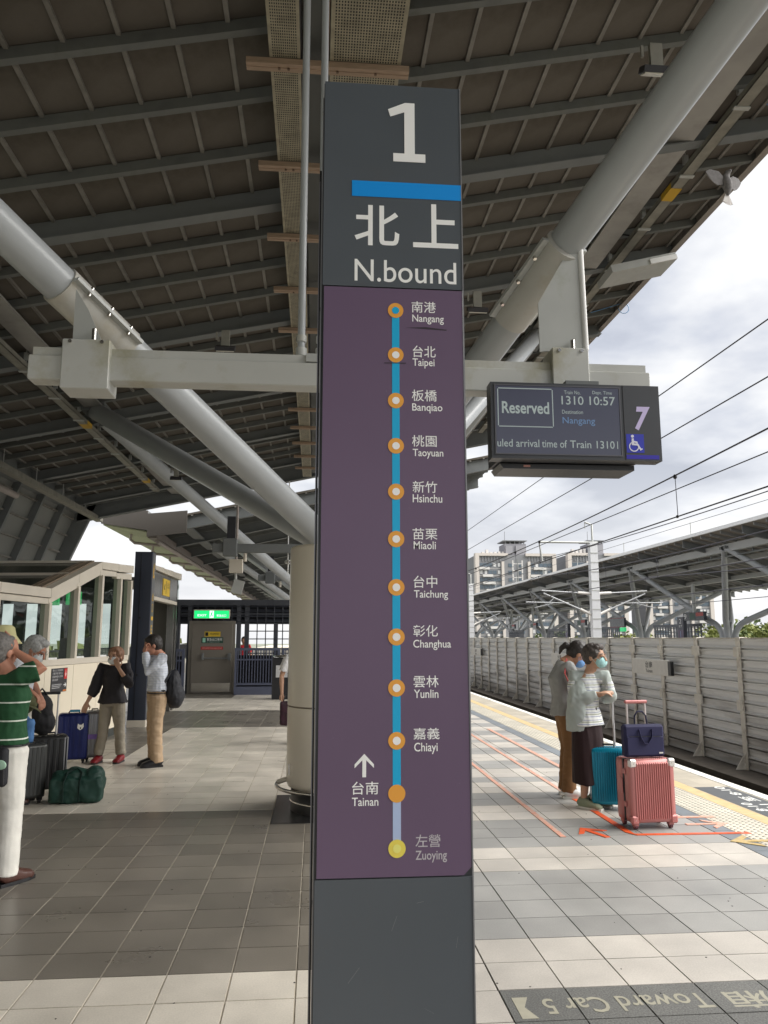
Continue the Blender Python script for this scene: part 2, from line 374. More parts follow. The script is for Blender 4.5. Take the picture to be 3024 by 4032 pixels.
# granite band lettering, read from the track side
gold = mat('inlaid_lettering', (.38, .36, .28), .5, 0, .08, 20)
def FM(cx, cy): return PL((cx, cy, .0), (-1, 0, 0), (0, -1, 0))
M_ = FM(0, 0)
text('Toward Car 5', 'floor_lettering', gold, (-1.72, -3.60, -.99, -3.46), M_, pf, .008, depth=.001)
text('5車廂', 'floor_lettering', gold, (-2.32, -3.60, -1.80, -3.44), M_, pf, .008, depth=.001)
MB().prism([(.87, 3.62), (.94, 3.62), (.905, 3.53), (.94, 3.43), (.87, 3.43)], 'z', -.002, .0012).build('floor_arrow', gold, pf)
mb = MB()
for k in range(6): mb.box(1.13 + .26 * k, 3.10, -.005, 1.34 + .26 * k, 3.30, .001)
mb.build('car_symbol', gold, pf)
sp_mb = MB()
for _ in range(150):
    x, y = rnd.uniform(-3.2, 3.2), 3.3 + 6.5 * rnd.random() ** 1.5
    r = rnd.uniform(.002, .0055); a0 = rnd.random() * 6
    sp_mb.prism([(x + r * rnd.uniform(.7, 1.5) * math.cos(a0 + k * 1.047), y + r * rnd.uniform(.7, 1.5) * math.sin(a0 + k * 1.047)) for k in range(6)], 'z', .0002, .0016)
sp_mb.build('floor_specks', mat('speck_dark', (.05, .045, .04), .8), pf, kind='stuff')
slate = mat('slate_inlay', (.07, .075, .08), .55, 0, .1, 10)
MB().box(3.97, 6.2, .0005, 4.34, 8.2, .002).build('slate_panel', slate, pf)
text('←20·11 至 8·10', 'floor_lettering', white_l, (-8.0, -4.28, -6.4, -4.16), PL((0, 0, 0), (0, -1, 0), (-1, 0, 0)) if False else PL((0, 0, .0), (0, 1, 0), (-1, 0, 0)) @ Matrix.Translation((14.6, 0, 0)), pf, .01, depth=.003)
text('Cars 8·10', 'floor_lettering', white_l, (-8.0, -4.12, -7.2, -4.02), PL((0, 0, .0), (0, 1, 0), (-1, 0, 0)) @ Matrix.Translation((14.6, 0, 0)), pf, .01, depth=.003)

# ---- track bed between the platforms
TZ = -1.18
tb = MB().box(4.47, -20, TZ - .6, 27.0, 300, TZ).build('track_bed', conc_d, kind='structure')
rail_m = mat('rail_steel', (.16, .11, .08), .45, .7, .2, 4)
XT = (6.3, 12.2, 18.5, 24.4)
for n_, x in enumerate(XT):
    t = empty('railway_track', (x, 60, TZ), label=('first', 'second', 'third', 'fourth')[n_] + ' railway track from the near platform, two steel rails on concrete slab', cat='railway track', group='tracks between the platforms')
    MB().box(-1.3, -70, 0, 1.3, 200, .12).build('track_slab', conc_d, t)
    for sx in (-.75, .75): MB().prism([(sx - .07, .125), (sx + .07, .125), (sx + .02, .15), (sx + .036, .29), (sx - .036, .29), (sx - .02, .15)], 'y', -70, 200).build('rail', rail_m, t)
# ---- noise barrier
def corr_mat():
    m = mat('barrier_metal', (.86, .87, .87), .5, .15, .03, 3)
    nt = m.node_tree; N = nt.nodes.new; L = nt.links.new; b = nt.nodes['Principled BSDF']
    geo = N('ShaderNodeNewGeometry'); mp = N('ShaderNodeMapping'); mp.inputs['Scale'].default_value = (1, .22, 1.9); L(geo.outputs['Position'], mp.inputs[0])
    n = N('ShaderNodeTexNoise'); n.inputs['Scale'].default_value = 1.1; n.inputs['Detail'].default_value = 5; n.inputs['Roughness'].default_value = .55; L(mp.outputs[0], n.inputs['Vector'])
    sp = N('ShaderNodeSeparateXYZ'); L(geo.outputs['Position'], sp.inputs[0])
    h = N('ShaderNodeMapRange'); h.inputs[1].default_value = -1.1; h.inputs[2].default_value = 1.3; h.inputs[3].default_value = .17; h.inputs[4].default_value = -.26; L(sp.outputs[2], h.inputs[0])
    ad = N('ShaderNodeMath'); L(n.outputs[0], ad.inputs[0]); L(h.outputs[0], ad.inputs[1])
    mr = N('ShaderNodeMapRange'); mr.inputs[1].default_value = .46; mr.inputs[2].default_value = .62; mr.inputs[4].default_value = .62; L(ad.outputs[0], mr.inputs[0])
    src = b.inputs['Base Color'].links[0].from_socket
    mx = N('ShaderNodeMix'); mx.data_type = 'RGBA'; L(mr.outputs[0], mx.inputs[0]); L(src, mx.inputs[6]); mx.inputs[7].default_value = (.16, .135, .11, 1); L(mx.outputs[2], b.inputs['Base Color'])
    return m
corr = corr_mat()
WX = 8.4
nb = empty('noise_barrier', (WX, 20, TZ), label='long corrugated metal noise barrier between the tracks, streaked with brown rust stains', cat='noise barrier')
PW = 1.74; HP = (1.53 - TZ) / 13
prof = [(.02, 0), (.02, .022), (-.068, .026), (-.072, .036), (-.050, .058), (-.036, .085), (-.036, HP - .055), (-.052, HP - .03), (-.052, HP - .008), (.02, HP - .002)]
pm = MB(); n_ = len(prof)
pm.add([(x, y, z) for y in (.03, PW - .03) for x, z in prof] + [(.05, y, z) for y in (.03, PW - .03) for z in (0, HP)],
       [(i, i + 1, n_ + i + 1, n_ + i) for i in range(n_ - 1)] + [(2 * n_, 2 * n_ + 1, 2 * n_ + 3, 2 * n_ + 2), (n_ - 1, 2 * n_ + 1, 2 * n_ + 3, 2 * n_ - 1)])
plank = pm.mesh('barrier_plank', corr)
Ys = [9.72 + PW * k for k in range(75)]
post_m = mat('barrier_post', (.78, .75, .68), .5, .1, .1, 3, dirt=(.27, .21, .15), ds=2.5)
pmb = MB().box(-.09, -.075, .05, -.075, .075, 2.74).box(-.075, -.012, .05, .06, .012, 2.74).box(.06, -.075, .05, .075, .075, 2.74)
post_me = pmb.mesh('post', post_m)
clip_me = MB().box(-.135, -.14, -.10, -.092, .0, .10).mesh('clip', mat('clip_white', (.85, .82, .74), .5, 0, .1, 8))
foot_me = MB().prism([(-.42, 0), (.0, 0), (0, .5), (-.10, .5)], 'y', -.015, .015).box(-.46, -.13, -.02, .1, .13, .01).mesh('gusset', post_m)
rest = MB(); kk = 0
for q, y in enumerate(Ys):
    loc = (0, y - 20, 0)
    link('post', post_me, nb, loc)
    if q < 32:
        for z in (2.45, 1.42) if q % 3 else (2.45, 1.42): 
            link('clip', clip_me, nb, (0, y - 20 + .10, z)); 
            if q % 2 == 0: link('clip', clip_me, nb, (0, y - 20 - .04, z))
    link('gusset', foot_me, nb, (-.0, y - 20, .02))
    for k in range(13):
        if q < 22: link('barrier_plank', plank, nb, (0, y - 20, k * HP))
        else: rest.add([(x, Y + y - 20, z + k * HP) for x, Y, z in pm.v], pm.f)
rest.build('barrier_planks', corr, nb, kind='stuff')
MB().box(-.07, -12, 2.708, .07, 130, 2.73).build('top_rail', post_m, nb)
MB().box(-.75, -12, -.02, .3, 130, .22).build('concrete_kerb', conc_d, nb)
brd = mat('board_white', (.85, .84, .80), .5, 0, .05, 6)
for y0, y1, lab in ((17.80, 19.85, 'white station name board on the noise barrier beyond the pink suitcase'), (25.0, 26.9, 'white station name board on the noise barrier behind the stooping woman'), (38.7, 41.0, 'farthest small white station name board beside the sign pillar')):
    s_ = empty('station_name_board', (8.2, (y0 + y1) / 2, .66), label=lab, cat='sign', group='station name boards on the noise barrier')
    hw = (y1 - y0) / 2
    MB().bbox(-.03, -hw, 0, .03, hw, .37, .006).build('board', brd, s_)
    MB().box(-.035, -hw - .16, .02, .04, -hw - .01, .34).build('mounting_bracket', black, s_)
    M2 = PL((-.031, 0, 0), (0, -1, 0), (0, 0, 1))
    gk = mat('grey_lettering', (.16, .16, .16), .6)
    text('台南', 'lettering', gk, (-.22, .16, .18, .32), M2, s_, .012); text('Tainan', 'lettering', gk, (-.22, .05, .18, .13), M2, s_, .012)
# ================================================================ CANOPIES
SL = .215
def zr(x): return 6.95 + SL * x
def xbar(mb, x0, x1, dz0, dz1, y0, y1, zoff=0, f=zr):
    # bar across the platform that follows the roof slope; dz measured from purlin underside
    return mb.prism([(x0, f(x0) + dz0 + zoff), (x1, f(x1) + dz0 + zoff), (x1, f(x1) + dz1 + zoff), (x0, f(x0) + dz1 + zoff)], 'y', y0, y1)
can = empty('platform_canopy', (0, 0, 0), label='sloping steel canopy roof over the near platform, seen from below with brown panels', cat='canopy')
PY, PQ = 8.80, .88
XL, XR_ = -7.3, 6.16
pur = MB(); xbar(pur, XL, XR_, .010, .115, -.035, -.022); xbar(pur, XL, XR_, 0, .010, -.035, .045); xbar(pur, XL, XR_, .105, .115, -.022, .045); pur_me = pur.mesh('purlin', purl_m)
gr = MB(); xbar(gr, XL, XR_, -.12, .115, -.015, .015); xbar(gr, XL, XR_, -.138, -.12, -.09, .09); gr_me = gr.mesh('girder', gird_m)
for k in range(-24, 18):
    y = PY + PQ * k
    if k % 4 == 0: link('girder', gr_me, can, (0, y, 0))
    else: link('purlin', pur_me, can, (0, y, 0))
gb = MB(); xbar(gb, XL, XR_, -.34, .115, 24.14, 24.2); xbar(gb, XL, XR_, -.37, -.34, 24.05, 24.3); gb.build('end_girder', gird_m, can)
RP = .46; ribx = [XR_ - .1 - RP * k for k in range(29)]
for x in ribx:
    z = zr(x)
    MB().box(x - .021, -12, z + .09, x + .021, 24.2, z + .124).build('rib', rib_m, can)
pm2 = MB(); w = RP / 2 - .004
pm2.prism([(-w, -SL * w), (w, SL * w), (w, SL * w + .03), (-w, -SL * w + .03)], 'y', -PQ / 2 + .004, PQ / 2 - .004); rp_me = pm2.mesh('roof_panel', panel_m)
rest = MB(); cnt = 0
allp = sorted([(abs(PY + PQ * (k + .5) - 7) + .3 * abs(x - .23 - 0), x - RP / 2, PY + PQ * (k + .5), k) for x in ribx[:-1] for k in range(-24, 17)])
for d, x, y, k in allp:
    z = zr(x) + .126
    if y > 4.4 and cnt < 295: link('roof_panel', rp_me, can, (x, y, z)); cnt += 1
    else: rest.add([(a + x, b + y, c + z) for a, b, c in pm2.v], pm2.f)
rest.build('roof_panels', panel_m, can, kind='stuff')
rs = MB(); xbar(rs, XL - .1, XR_ + .02, .17, .22, -12.2, 24.3); rs.build('roof_sheet', gird_m, can)  # unseen opaque sheet above the panels, added to stop light leaking through
for x0, x1, d0, d1, m_ in ((-4.50, -4.14, -.06, .0, gird_m), (4.38, 4.74, -.06, .0, gird_m)):
    mb = MB(); c = (x0 + x1) / 2; z = zr(c)
    mb.box(x0, -12, z - .09, x1, 24.1, z - .06).box(c - .02, -12, z - .062, c + .02, 24.1, z + .10)
    mb.build('long_girder', mat('girder_flange', (.33, .32, .30), .5, 0, .12, 2, dirt=(.22, .21, .19), ds=1.5), can)
# outer fascia and gutter at the track side
fas = mat('fascia_brown', (.30, .27, .24), .5, .1, .1, 3)
mb = MB(); z = zr(XR_); mb.box(XR_ + .0, -12.2, z - .03, XR_ + .045, 24.3, z + .31).box(XR_ - .06, -12.2, z - .045, XR_ + .045, 24.3, z - .03)
for k in range(0, 60): mb.box(XR_ - .012, -2.2 + .44 * k, z - .02, XR_ + .0, -2.17 + .44 * k, z + .2)
mb.build('fascia', fas, can)
MB().box(XR_ + .047, -12.2, zr(XR_) + .25, XR_ + .16, 24.3, zr(XR_) + .33).build('roof_edge', gird_m, can)
# steep west wall of the canopy with studs
def wallx(z): return -7.3 - (zr(-7.3) + .05 - z) * .36
sw = MB(); zt, zb = zr(-7.3) + .2, 2.7
sw.prism([(wallx(zt) - .06, zt), (wallx(zt), zt), (wallx(zb), zb), (wallx(zb) - .06, zb)], 'y', -12, 24.3); sw.build('west_wall', mat('wall_sheet_grey', (.20, .205, .19), .55, 0, .1, 1), can)
stud = MB(); stud.prism([(wallx(zt) + .002, zt), (wallx(zt) + .2, zt), (wallx(zb) + .2, zb), (wallx(zb) + .002, zb)], 'y', -.06, .06); stud_me = stud.mesh('stud', gird_m)
for k in range(-2, 15): link('stud', stud_me, can, (0, 1.0 + 1.66 * k, 0))
mb = MB()
for z in (3.1, 3.6, 4.1, 4.6, 5.1): mb.box(wallx(z) + .002, -2, z - .02, wallx(z) + .07, 24.2, z + .02)
mb.build('wall_rails', rib_m, can)
xbar(MB(), -7.5, -7.0, -.1, .2, 0, 24.1).build('eaves_beam', gird_m, can)
MB().prism([(wallx(2.7) + .0, 2.7), (wallx(2.7) + .35, 2.7), (wallx(zt) + .5, zt), (wallx(zt), zt)], 'y', 24.14, 24.3).build('end_frame', gird_m, can)

# far half of our own roof: narrower and lower
can2 = empty('platform_canopy', (0, 25.4, 0), label='farther lower section of the near platform canopy with pale greenish soffit', cat='canopy')
z2 = -.78
X2 = -5.45
for k in range(0, 110):
    y = .1 + PQ * k; mb = MB()
    if k % 4 == 0: xbar(mb, X2, XR_, -.2, .19, y, y + .05, z2); xbar(mb, X2, XR_, -.225, -.2, y - .08, y + .13, z2)
    else: xbar(mb, X2, XR_, 0, .19, y, y + .05, z2)
    mb.build('girder' if k % 4 == 0 else 'purlin', gird_m if k % 4 == 0 else purl_m, can2)
mb = MB(); xbar(mb, X2, XR_ + .15, .2, .27, 0, 100, z2); mb.build('roof_sheet', panel_m, can2)
mb = MB(); [mb.box(x - .03, 0, zr(x) + z2 + .165, x + .03, 100, zr(x) + z2 + .2) for x in ribx if x > X2]; mb.build('ribs', rib_m, can2, kind='stuff')
for c in (-4.32, 4.56): MB().box(c - .18, .2, zr(c) + z2 - .12, c + .18, 100, zr(c) + z2 - .06).build('long_girder', gird_m, can2)
sof = mat('soffit_green', (.42, .45, .29), .5, 0, .08, 1.5)
so_me = MB().prism([(-6.85, 5.12), (X2, 4.9), (X2, 4.94), (-6.85, 5.16)], 'y', .01, .86).mesh('soffit_panel', sof)
for k in range(110): link('soffit_panel', so_me, can2, (0, .88 * k, 0))
MB().prism([(-6.9, 5.16), (X2, 4.96), (X2, 5.6), (-6.0, 5.62), (-6.9, 5.45)], 'y', -.08, 0).prism([(X2, 4.75), (-4.2, 4.9), (-4.2, 5.62), (X2, 5.5)], 'y', -.08, 0).build('end_cap', mat('end_cap_dark', (.10, .09, .08), .5), can2)
MB().prism([(-6.9, 5.2), (X2, 5.2), (X2, 5.6), (-6.9, 5.4)], 'y', 0, 97).build('soffit_box', gird_m, can2)
MB().box(X2 + .02, 0, 4.72, X2 + .3, 97, 4.98).build('gutter', mat('gutter_brown', (.20, .17, .15), .5, 0, .1, 4), can2)
pp = mat('pipe_pinkish', (.38, .33, .30), .5, 0, .1, 4)
for k in range(12):
    y = 1.5 + 3.6 * k
    MB().tube([(-6.3, y, 5.06), (-6.32, y, 4.84), (-6.2, y + .1, 4.74), (-5.4, y + .4, 4.7)], .05, 8).build('drain_pipe', pp, can2)
MB().tube([(-5.22, .5, 4.66), (-5.22, 60, 4.66)], .07, 8).build('drain_pipe', pp, can2)

# ---- tree columns
def bend(p0, p1, p2, n=5):
    p0, p1, p2 = map(Vector, (p0, p1, p2))
    return [p0.lerp(p1, t).lerp(p1.lerp(p2, t), t) for t in [i / n for i in range(n + 1)]]
def tree_col(cy, lab, ends, starts, rad, clad=True, mir=None, grp='branching tube columns of the near platform'):
    t = empty('branching_column', ((0.23 if mir is None else mir - .23), cy, 0), label=lab, cat='column', group=grp)
    s = 1 if mir is None else -1
    for (ex, ey, ez), (bx, by, bz), (r0, r1) in zip(ends, starts, rad):
        e = Vector((s * (ex - .23), ey, ez)); b = Vector((s * (bx - .23), by, bz))
        if mir is None: pts = [b.lerp(e, -.012 * (7 - i)) for i in range(7)] + [b]
        else:
            base = Vector((b.x * .35, b.y * .28, b.z - 1.15))
            pts = [Vector((base.x, base.y, .0))] + bend(base, base + Vector((b.x * .12, b.y * .12, .85)), b, 6)
        n = 8
        for i in range(1, n + 1): pts.append(b.lerp(e, i / n))
        L_ = len(pts); rr = [r0 if i < 7 else r0 + (r1 - r0) * (i - 7) / (L_ - 8) for i in range(L_)]
        MB().tube(pts, rr, 28 if clad else 14).build('branch', tube_m, t)
        MB().box(e.x - .22, e.y - .25, e.z - .05, e.x + .22, e.y + .25, e.z + .12).build('end_plate', gird_m, t)
    MB().prism([(-.1, 0), (.1, 0), (.32, .55), (-.32, .55)], 'y', -.03, .03, Matrix.Translation((0, 0, 2.2))).build('gusset', gird_m, t)
    return t
LFe, RFe, LRe, RRe = (-4.5, .57 - 7.54, 5.9), (4.56, -3.1 - 7.54, 7.75), (-4.35, 7.62, 5.93), (4.56, 7.62, 7.85)
LFb, RFb, LRb, RRb = (.11, -.24, 2.43), (.42, -.02, 2.63), (.04, .31, 2.51), (.42, .31, 2.53)
LFc, RFc = (-.123, 6.957 - 7.54, 2.605), (.831, 6.38 - 7.54, 3.14)
tc1 = tree_col(7.54, 'nearest branching column in a round beige cladding, right behind the sign pillar', (LFe, RFe, LRe, RRe), (LFb, RFb, LRb, RRb), ((.115, .128), (.112, .128), (.115, .17), (.11, .15)))
RF2 = (4.56, -7.62, 7.85); LF2 = (-4.35, -7.62, 5.93); LF2b = (.04, -.31, 2.51); RF2b = (.42, -.31, 2.53)
tree_col(7.54 + 15.9, 'second branching column down the platform, its base hidden behind the nearest one', (LF2, RF2, LRe, RRe), (LF2b, RF2b, LRb, RRb), ((.125, .15),) * 4)
for q in (2, 3): tree_col(7.54 + 15.9 * q, ('third', 'fourth')[q - 2] + ' branching column far down the near platform', [(a, b, c - .6) for a, b, c in (LF2, RF2, LRe, RRe)], (LF2b, RF2b, LRb, RRb), ((.125, .15),) * 4, False)
# cladding of the nearest column
cl = MB(); cl.lathe([(.44, .2), (.47, .215), (.485, .26), (.485, .92)], (0, 0, 0), 48).lathe([(.485, .935), (.485, 2.385), (.478, 2.405), (.44, 2.41), (.2, 2.38)], (0, 0, 0), 48)
cl.build('cladding', beige, tc1)
MB().lathe([(.478, .92), (.478, .935)], (0, 0, 0), 48).build('joint', mat('joint_brown', (.25, .2, .14), .6), tc1)  # narrow brown ring in the joint between lower and upper cladding
MB().lathe([(.0, .23), (.44, .23), (.44, .0)], (0, 0, 0), 40).build('plinth', black, tc1)
MB().lathe([(.452, .085), (.452, .10), (.445, .10)], (0, 0, 0), 40).build('trim_ring', chrome, tc1)
tr_ = MB(); a = [(.575 * math.cos(t * math.pi / 24), .575 * math.sin(t * math.pi / 24), .215) for t in range(49)]; tr_.tube(a, .017, 8).build('guard_ring', chrome, tc1)
for t in (3.05, 4.3, 5.5, .6, 1.8): MB().tube([(.46 * math.cos(t), .46 * math.sin(t), .26), (.57 * math.cos(t), .57 * math.sin(t), .225)], .022, 8).build('ring_bracket', beige, tc1)
sk = MB().box(-.46, -.19, .33, -.44, -.13, .42); sk.build('socket_plate', chrome, tc1)
MB().box(-.59, -.60, .0005, .60, .62, .003).build('base_mat', mat('black_stone', (.02, .02, .02), .25), tc1)
# collars with bolts on the two front branches
def axis_pt(b, e, t): return Vector(b).lerp(Vector(e), t)
for b, e, t0, t1 in ((LFc, LFe, .275, .345), (RFc, RFe, .135, .195)):
    B = Vector((b[0] - .23, b[1], b[2])); E = Vector((e[0] - .23, e[1], e[2])); p, q = B.lerp(E, t0), B.lerp(E, t1)
    MB().tube([p, q], .133 if b is LFc else .13, 32).build('collar', mat('collar_paint', (.50, .49, .45), .4, 0, .06, 3, dirt=(.4, .36, .27), ds=3), tc1)
    d = (q - p).normalized(); side = Vector((d.y, -d.x, 0)).normalized(); dn = d.cross(side).normalized()
    if dn.z > 0: dn = -dn
    for sgn in (1, -1):
        sd = side * sgn
        up2 = dn
        c0 = p.lerp(q, .5) + sd * .13 - d * .0
        M3 = Matrix((d, sd, dn)).transposed().to_4x4(); M3.translation = c0
        MB().box(-(q - p).length / 2, -.0, -.012, (q - p).length / 2, .045, .012, M3).build('clamp_flange', steel, tc1)
        for u in (-.3, 0, .3):
            cc = c0 + d * (u * (q - p).length) + sd * .028
            MB().tube([cc - dn * .035, cc + dn * .035], .013, 6).build('bolt', chrome, tc1)

# ---- spine services
sp = empty('cable_tray_run', (0, 0, 6.45), label='perforated cable trays with wooden-brown cross brackets running under the roof ridge', cat='cable tray')
trm = mat('tray_metal', (.33, .30, .22), .55, .2, .2, 8, dirt=(.2, .18, .13), ds=6)
brm = mat('bracket_brown', (.33, .235, .165), .6, 0, .15, 8, stretch=(1, 8, 8))
def perf(w, l, nx, ny, th=.004):
    mb = MB(); cw, cl_ = w / nx, l / ny; m1, m2 = .24, .2
    for i in range(nx):
        for j in range(ny):
            x0, y0, x1, y1 = i * cw, j * cl_, (i + 1) * cw, (j + 1) * cl_
            if (i in (0, nx - 1)) : mb.add([(x0, y0, 0), (x1, y0, 0), (x1, y1, 0), (x0, y1, 0)], [(0, 1, 2, 3)]); continue
            a0, b0, a1, b1 = x0 + cw * m1, y0 + cl_ * m2, x1 - cw * m1, y1 - cl_ * m2
            mb.add([(x0, y0, 0), (x1, y0, 0), (x1, y1, 0), (x0, y1, 0), (a0, b0, 0), (a1, b0, 0), (a1, b1, 0), (a0, b1, 0)], [(0, 1, 5, 4), (1, 2, 6, 5), (2, 3, 7, 6), (3, 0, 4, 7)])
    mb.box(-.006, 0, 0, 0, l, .05).box(w, 0, 0, w + .006, l, .05)
    return mb
BL = 1.47; t1 = perf(.25, BL - .10, 14, 44).mesh('tray', trm); t2 = perf(.60, BL - .10, 26, 44).mesh('tray', trm)
y0_ = 4.9 * 1.235
for k in range(-3, 12):
    y = y0_ + BL * k
    mb = MB().box(-.66, y - .05, -.06, .74, y + .05, -.052).box(-.66, y - .05, -.052, .74, y - .042, -.005).box(-.66, y + .042, -.052, .74, y + .05, -.005)
    mb.box(-.66, y - .004, -.066, .74, y + .004, -.06)
    b_ = mb.build('bracket', brm, sp)
    if k < 4:
        for x in (-.38, -.3, .12, .45): MB().tube([(x, y, -.075), (x, y, -.06)], .012, 6).build('bolt', rail_m, sp)
    link('tray', t1, sp, (-.455, y + .05, 0)); link('tray', t2, sp, (.06, y + .05, 0))
    if k in (-1, 0, 1): MB().box(-.46, y + .052, -.012, -.2, y + .062, .012).box(.05, y + .052, -.012, .67, y + .062, .012).build('yellow_edge', mat('yellow_edge', (.65, .45, .12), .5), sp)
MB().box(-.17, 2, .10, .0, 23.5, .3).build('ridge_beam', mat('ridge_dark', (.07, .075, .07), .5), sp)
MB().box(-.455, 2, .08, -.2, 24, .1).box(.06, 2, .08, .66, 24, .1).build('cables', mat('cable_dark', (.025, .025, .022), .7, 0, .3, 20), sp)
MB().tube([(-.2, 3, .03), (-.2, 23, .03)], .02, 6).build('conduit', black, sp)
MB().tube([(.03, 3, .03), (.03, 23, .03)], .018, 6).build('conduit', brm, sp)
# hanging channel trays along both long girders
tam = mat('tray_galv', (.27, .26, .22), .55, .3, .18, 6)
for cx, z, lab, y1 in ((-4.62, 5.70, 'galvanised channel tray hanging under the left long girder', 22.5), (4.98, 7.80, 'galvanised channel tray with black cables hanging along the right roof edge', 23)):
    t = empty('channel_tray', (cx, 0, z), label=lab, cat='cable tray', group='channel trays along the roof girders')
    MB().box(-.08, -1, 0, .08, y1, .008).box(-.08, -1, 0, -.072, y1, .08).box(.072, -1, 0, .08, y1, .08).build('channel', tam, t)
    for k in range(16):
        y = 1.0 + 1.4 * k
        mb = MB().tube([(0, y, 0), (0, y, .42)], .008, 6).box(-.1, y - .03, -.015, .1, y + .03, 0).box(-.03, y - .03, .18, .03, y + .03, .3); mb.build('hanger', steel, t)
        if k % 4 == 2: MB().box(-.082, y + .3, -.003, .082, y + .62, .084).build('yellow_label', mat('label_yellow', (.55, .33, .02), .6), t)
        if cx > 0 and k in (2, 3, 5, 7):
            MB().tube([(0, y + .5, .06), (-.02, y + .5, .16), (-.12, y + .55, .2), (-.24, y + .7, .16), (-.32, y + .8, .3), (-.33, y + .8, .45)], .016, 8).build('cable', black, t)
t = empty('channel_tray', (-6.75, 0, 5.10), label='long channel tray and pinkish pipe at the top of the steep left wall', cat='cable tray', group='channel trays along the roof girders')
MB().box(-.1, 0, 0, .1, 24.6, .13).build('channel', tam, t)
MB().tube([(-.25, 2, -.28), (-.25, 18.5, -.28)], .075, 10).build('pipe', pp, t)
for k in range(12): MB().tube([(0, 1 + 2 * k, 0), (0, 1 + 2 * k, .5)], .012, 6).build('hanger', steel, t)
MB().box(-.102, 15.4, -.004, .102, 15.9, .134).build('yellow_label', MC['label_yellow'], t)

# ---- cross beam with hanger boxes
bm_m = mat('beam_cream', (.50, .505, .475), .42, 0, .05, 3, dirt=(.36, .34, .24), ds=2.3, dth=(.52, .70))
bx = empty('hanging_cross_beam', (0, 4.5, 3.0), label='cream box beam hanging across the platform from the tube collars, green-grey stains', cat='beam')
MB().bbox(-1.68, -.04, .025, 2.04, .09, .172, .006).build('beam', bm_m, bx)
MB().box(-1.66, -.025, .174, 2.02, .075, .222).build('top_channel', bm_m, bx)
for x0, x1, sg in ((-1.50, -1.20, -1), (1.40, 1.66, 1)):
    MB().bbox(x0 + .015, -.07, -.035 if sg < 0 else .06, x1 - .015, .13, .262 if sg < 0 else .305, .005).build('hanger_box', bm_m, bx)
    for x in (x0 + .06, x1 - .06): MB().tube([(x, -.08, .245 if sg < 0 else .285), (x, -.068, .245 if sg < 0 else .285)], .011, 8).build('bolt', chrome, bx)
MB().box(-.08, -.045, .176, .3, .095, .226).build('joint_sleeve', steel, bx)
for x, r, z0 in ((-.112, .023, .24), (.008, .023, .24)):
    MB().tube([(x, .05, z0), (x, .05, 3.9)], r, 12).build('drop_rod', tube_m, bx)
    MB().tube([(x, .05, z0), (x, .05, z0 + .05)], r * 1.5, 12).tube([(x, .05, z0 + .09), (x, .05, z0 + .13)], r * 1.35, 12).build('rod_socket', bm_m, bx)
# hanger plates from collars to boxes
MB().prism([(1.36, .30), (1.64, .33), (1.64, .92), (1.60, 1.04), (1.36, .62)], 'y', .0, .012).build('hanger_plate', steel, bx)
MB().tube([(1.655, .0, .32), (1.645, .0, 1.02)], .018, 10).build('hanger_rod', white_p, bx)
MB().tube([(1.56, -.03, .31), (1.56, -.03, .37)], .014, 8).build('stud_bolt', chrome, bx)
MB().prism([(-1.45, .25), (-1.27, .25), (-1.37, .47), (-1.45, .60)], 'y', .0, .012).build('hanger_plate', steel, bx)
MB().tube([(-1.32, -.03, .27), (-1.32, -.03, .34)], .014, 8).build('stud_bolt', chrome, bx)

# ---- flood lights under the roof
fl_me = {}
def flood(x, y, z, lab):
    t = empty('flood_light', (x, y, z), label=lab, cat='flood light', group='flood lights under the canopy')
    MB().box(-.12, -.06, -.03, .12, .06, .02, Matrix.Rotation(.5, 4, 'X')).build('housing', dark, t)
    MB().box(-.105, -.05, -.042, .105, .05, -.031, Matrix.Rotation(.5, 4, 'X')).build('lens', mat('lens_pale', (.72, .70, .62), .2), t)
    MB().box(-.05, -.02, .02, .05, .02, .22).box(-.12, -.01, .1, -.1, .01, .2).build('bracket', tam, t)
flood(1.86, 8.6, 5.40, 'small flood light just right of the sign pillar under the dark girder')
flood(2.62, 5.3, 5.98, 'dark flood light beside the big right tube near the top')
flood(-1.15, 9.2, 5.05, 'small flood light hanging above the beam left of the pillar')
flood(-3.0, 16.5, 4.9, 'flood light at the end of the left hanging channel tray')
t = empty('reflector_board', (5.1, 11.4, 7.35), label='white slanted reflector board on grey box under the right roof edge', cat='light')
Mx = Matrix.Rotation(-.25, 4, 'Y')
MB().box(-.55, -.3, 0, .55, .3, .12, Mx).build('box', steel, t); MB().box(.1, -.32, -.0, .55, -.28, .08, Mx).build('reflector', white_p, t)
for k, y in enumerate((5.6, 8.3, 14.6)):
    pts = [(6.2 + .11 * math.sin(a), y + .0, 8.22 + .11 * math.cos(a)) for a in [i * math.pi / 8 for i in range(-1, 13)]]
    tag(MB().tube([(5.5, y, 8.1)] + pts, .008, 6).build('cable_loop', mat('cable_blue', (.10, .25, .45), .4)), ('nearest', 'middle', 'farthest')[k] + ' blue cable loop sticking out of the right roof edge', 'cable', 'cable loops at the roof edge')

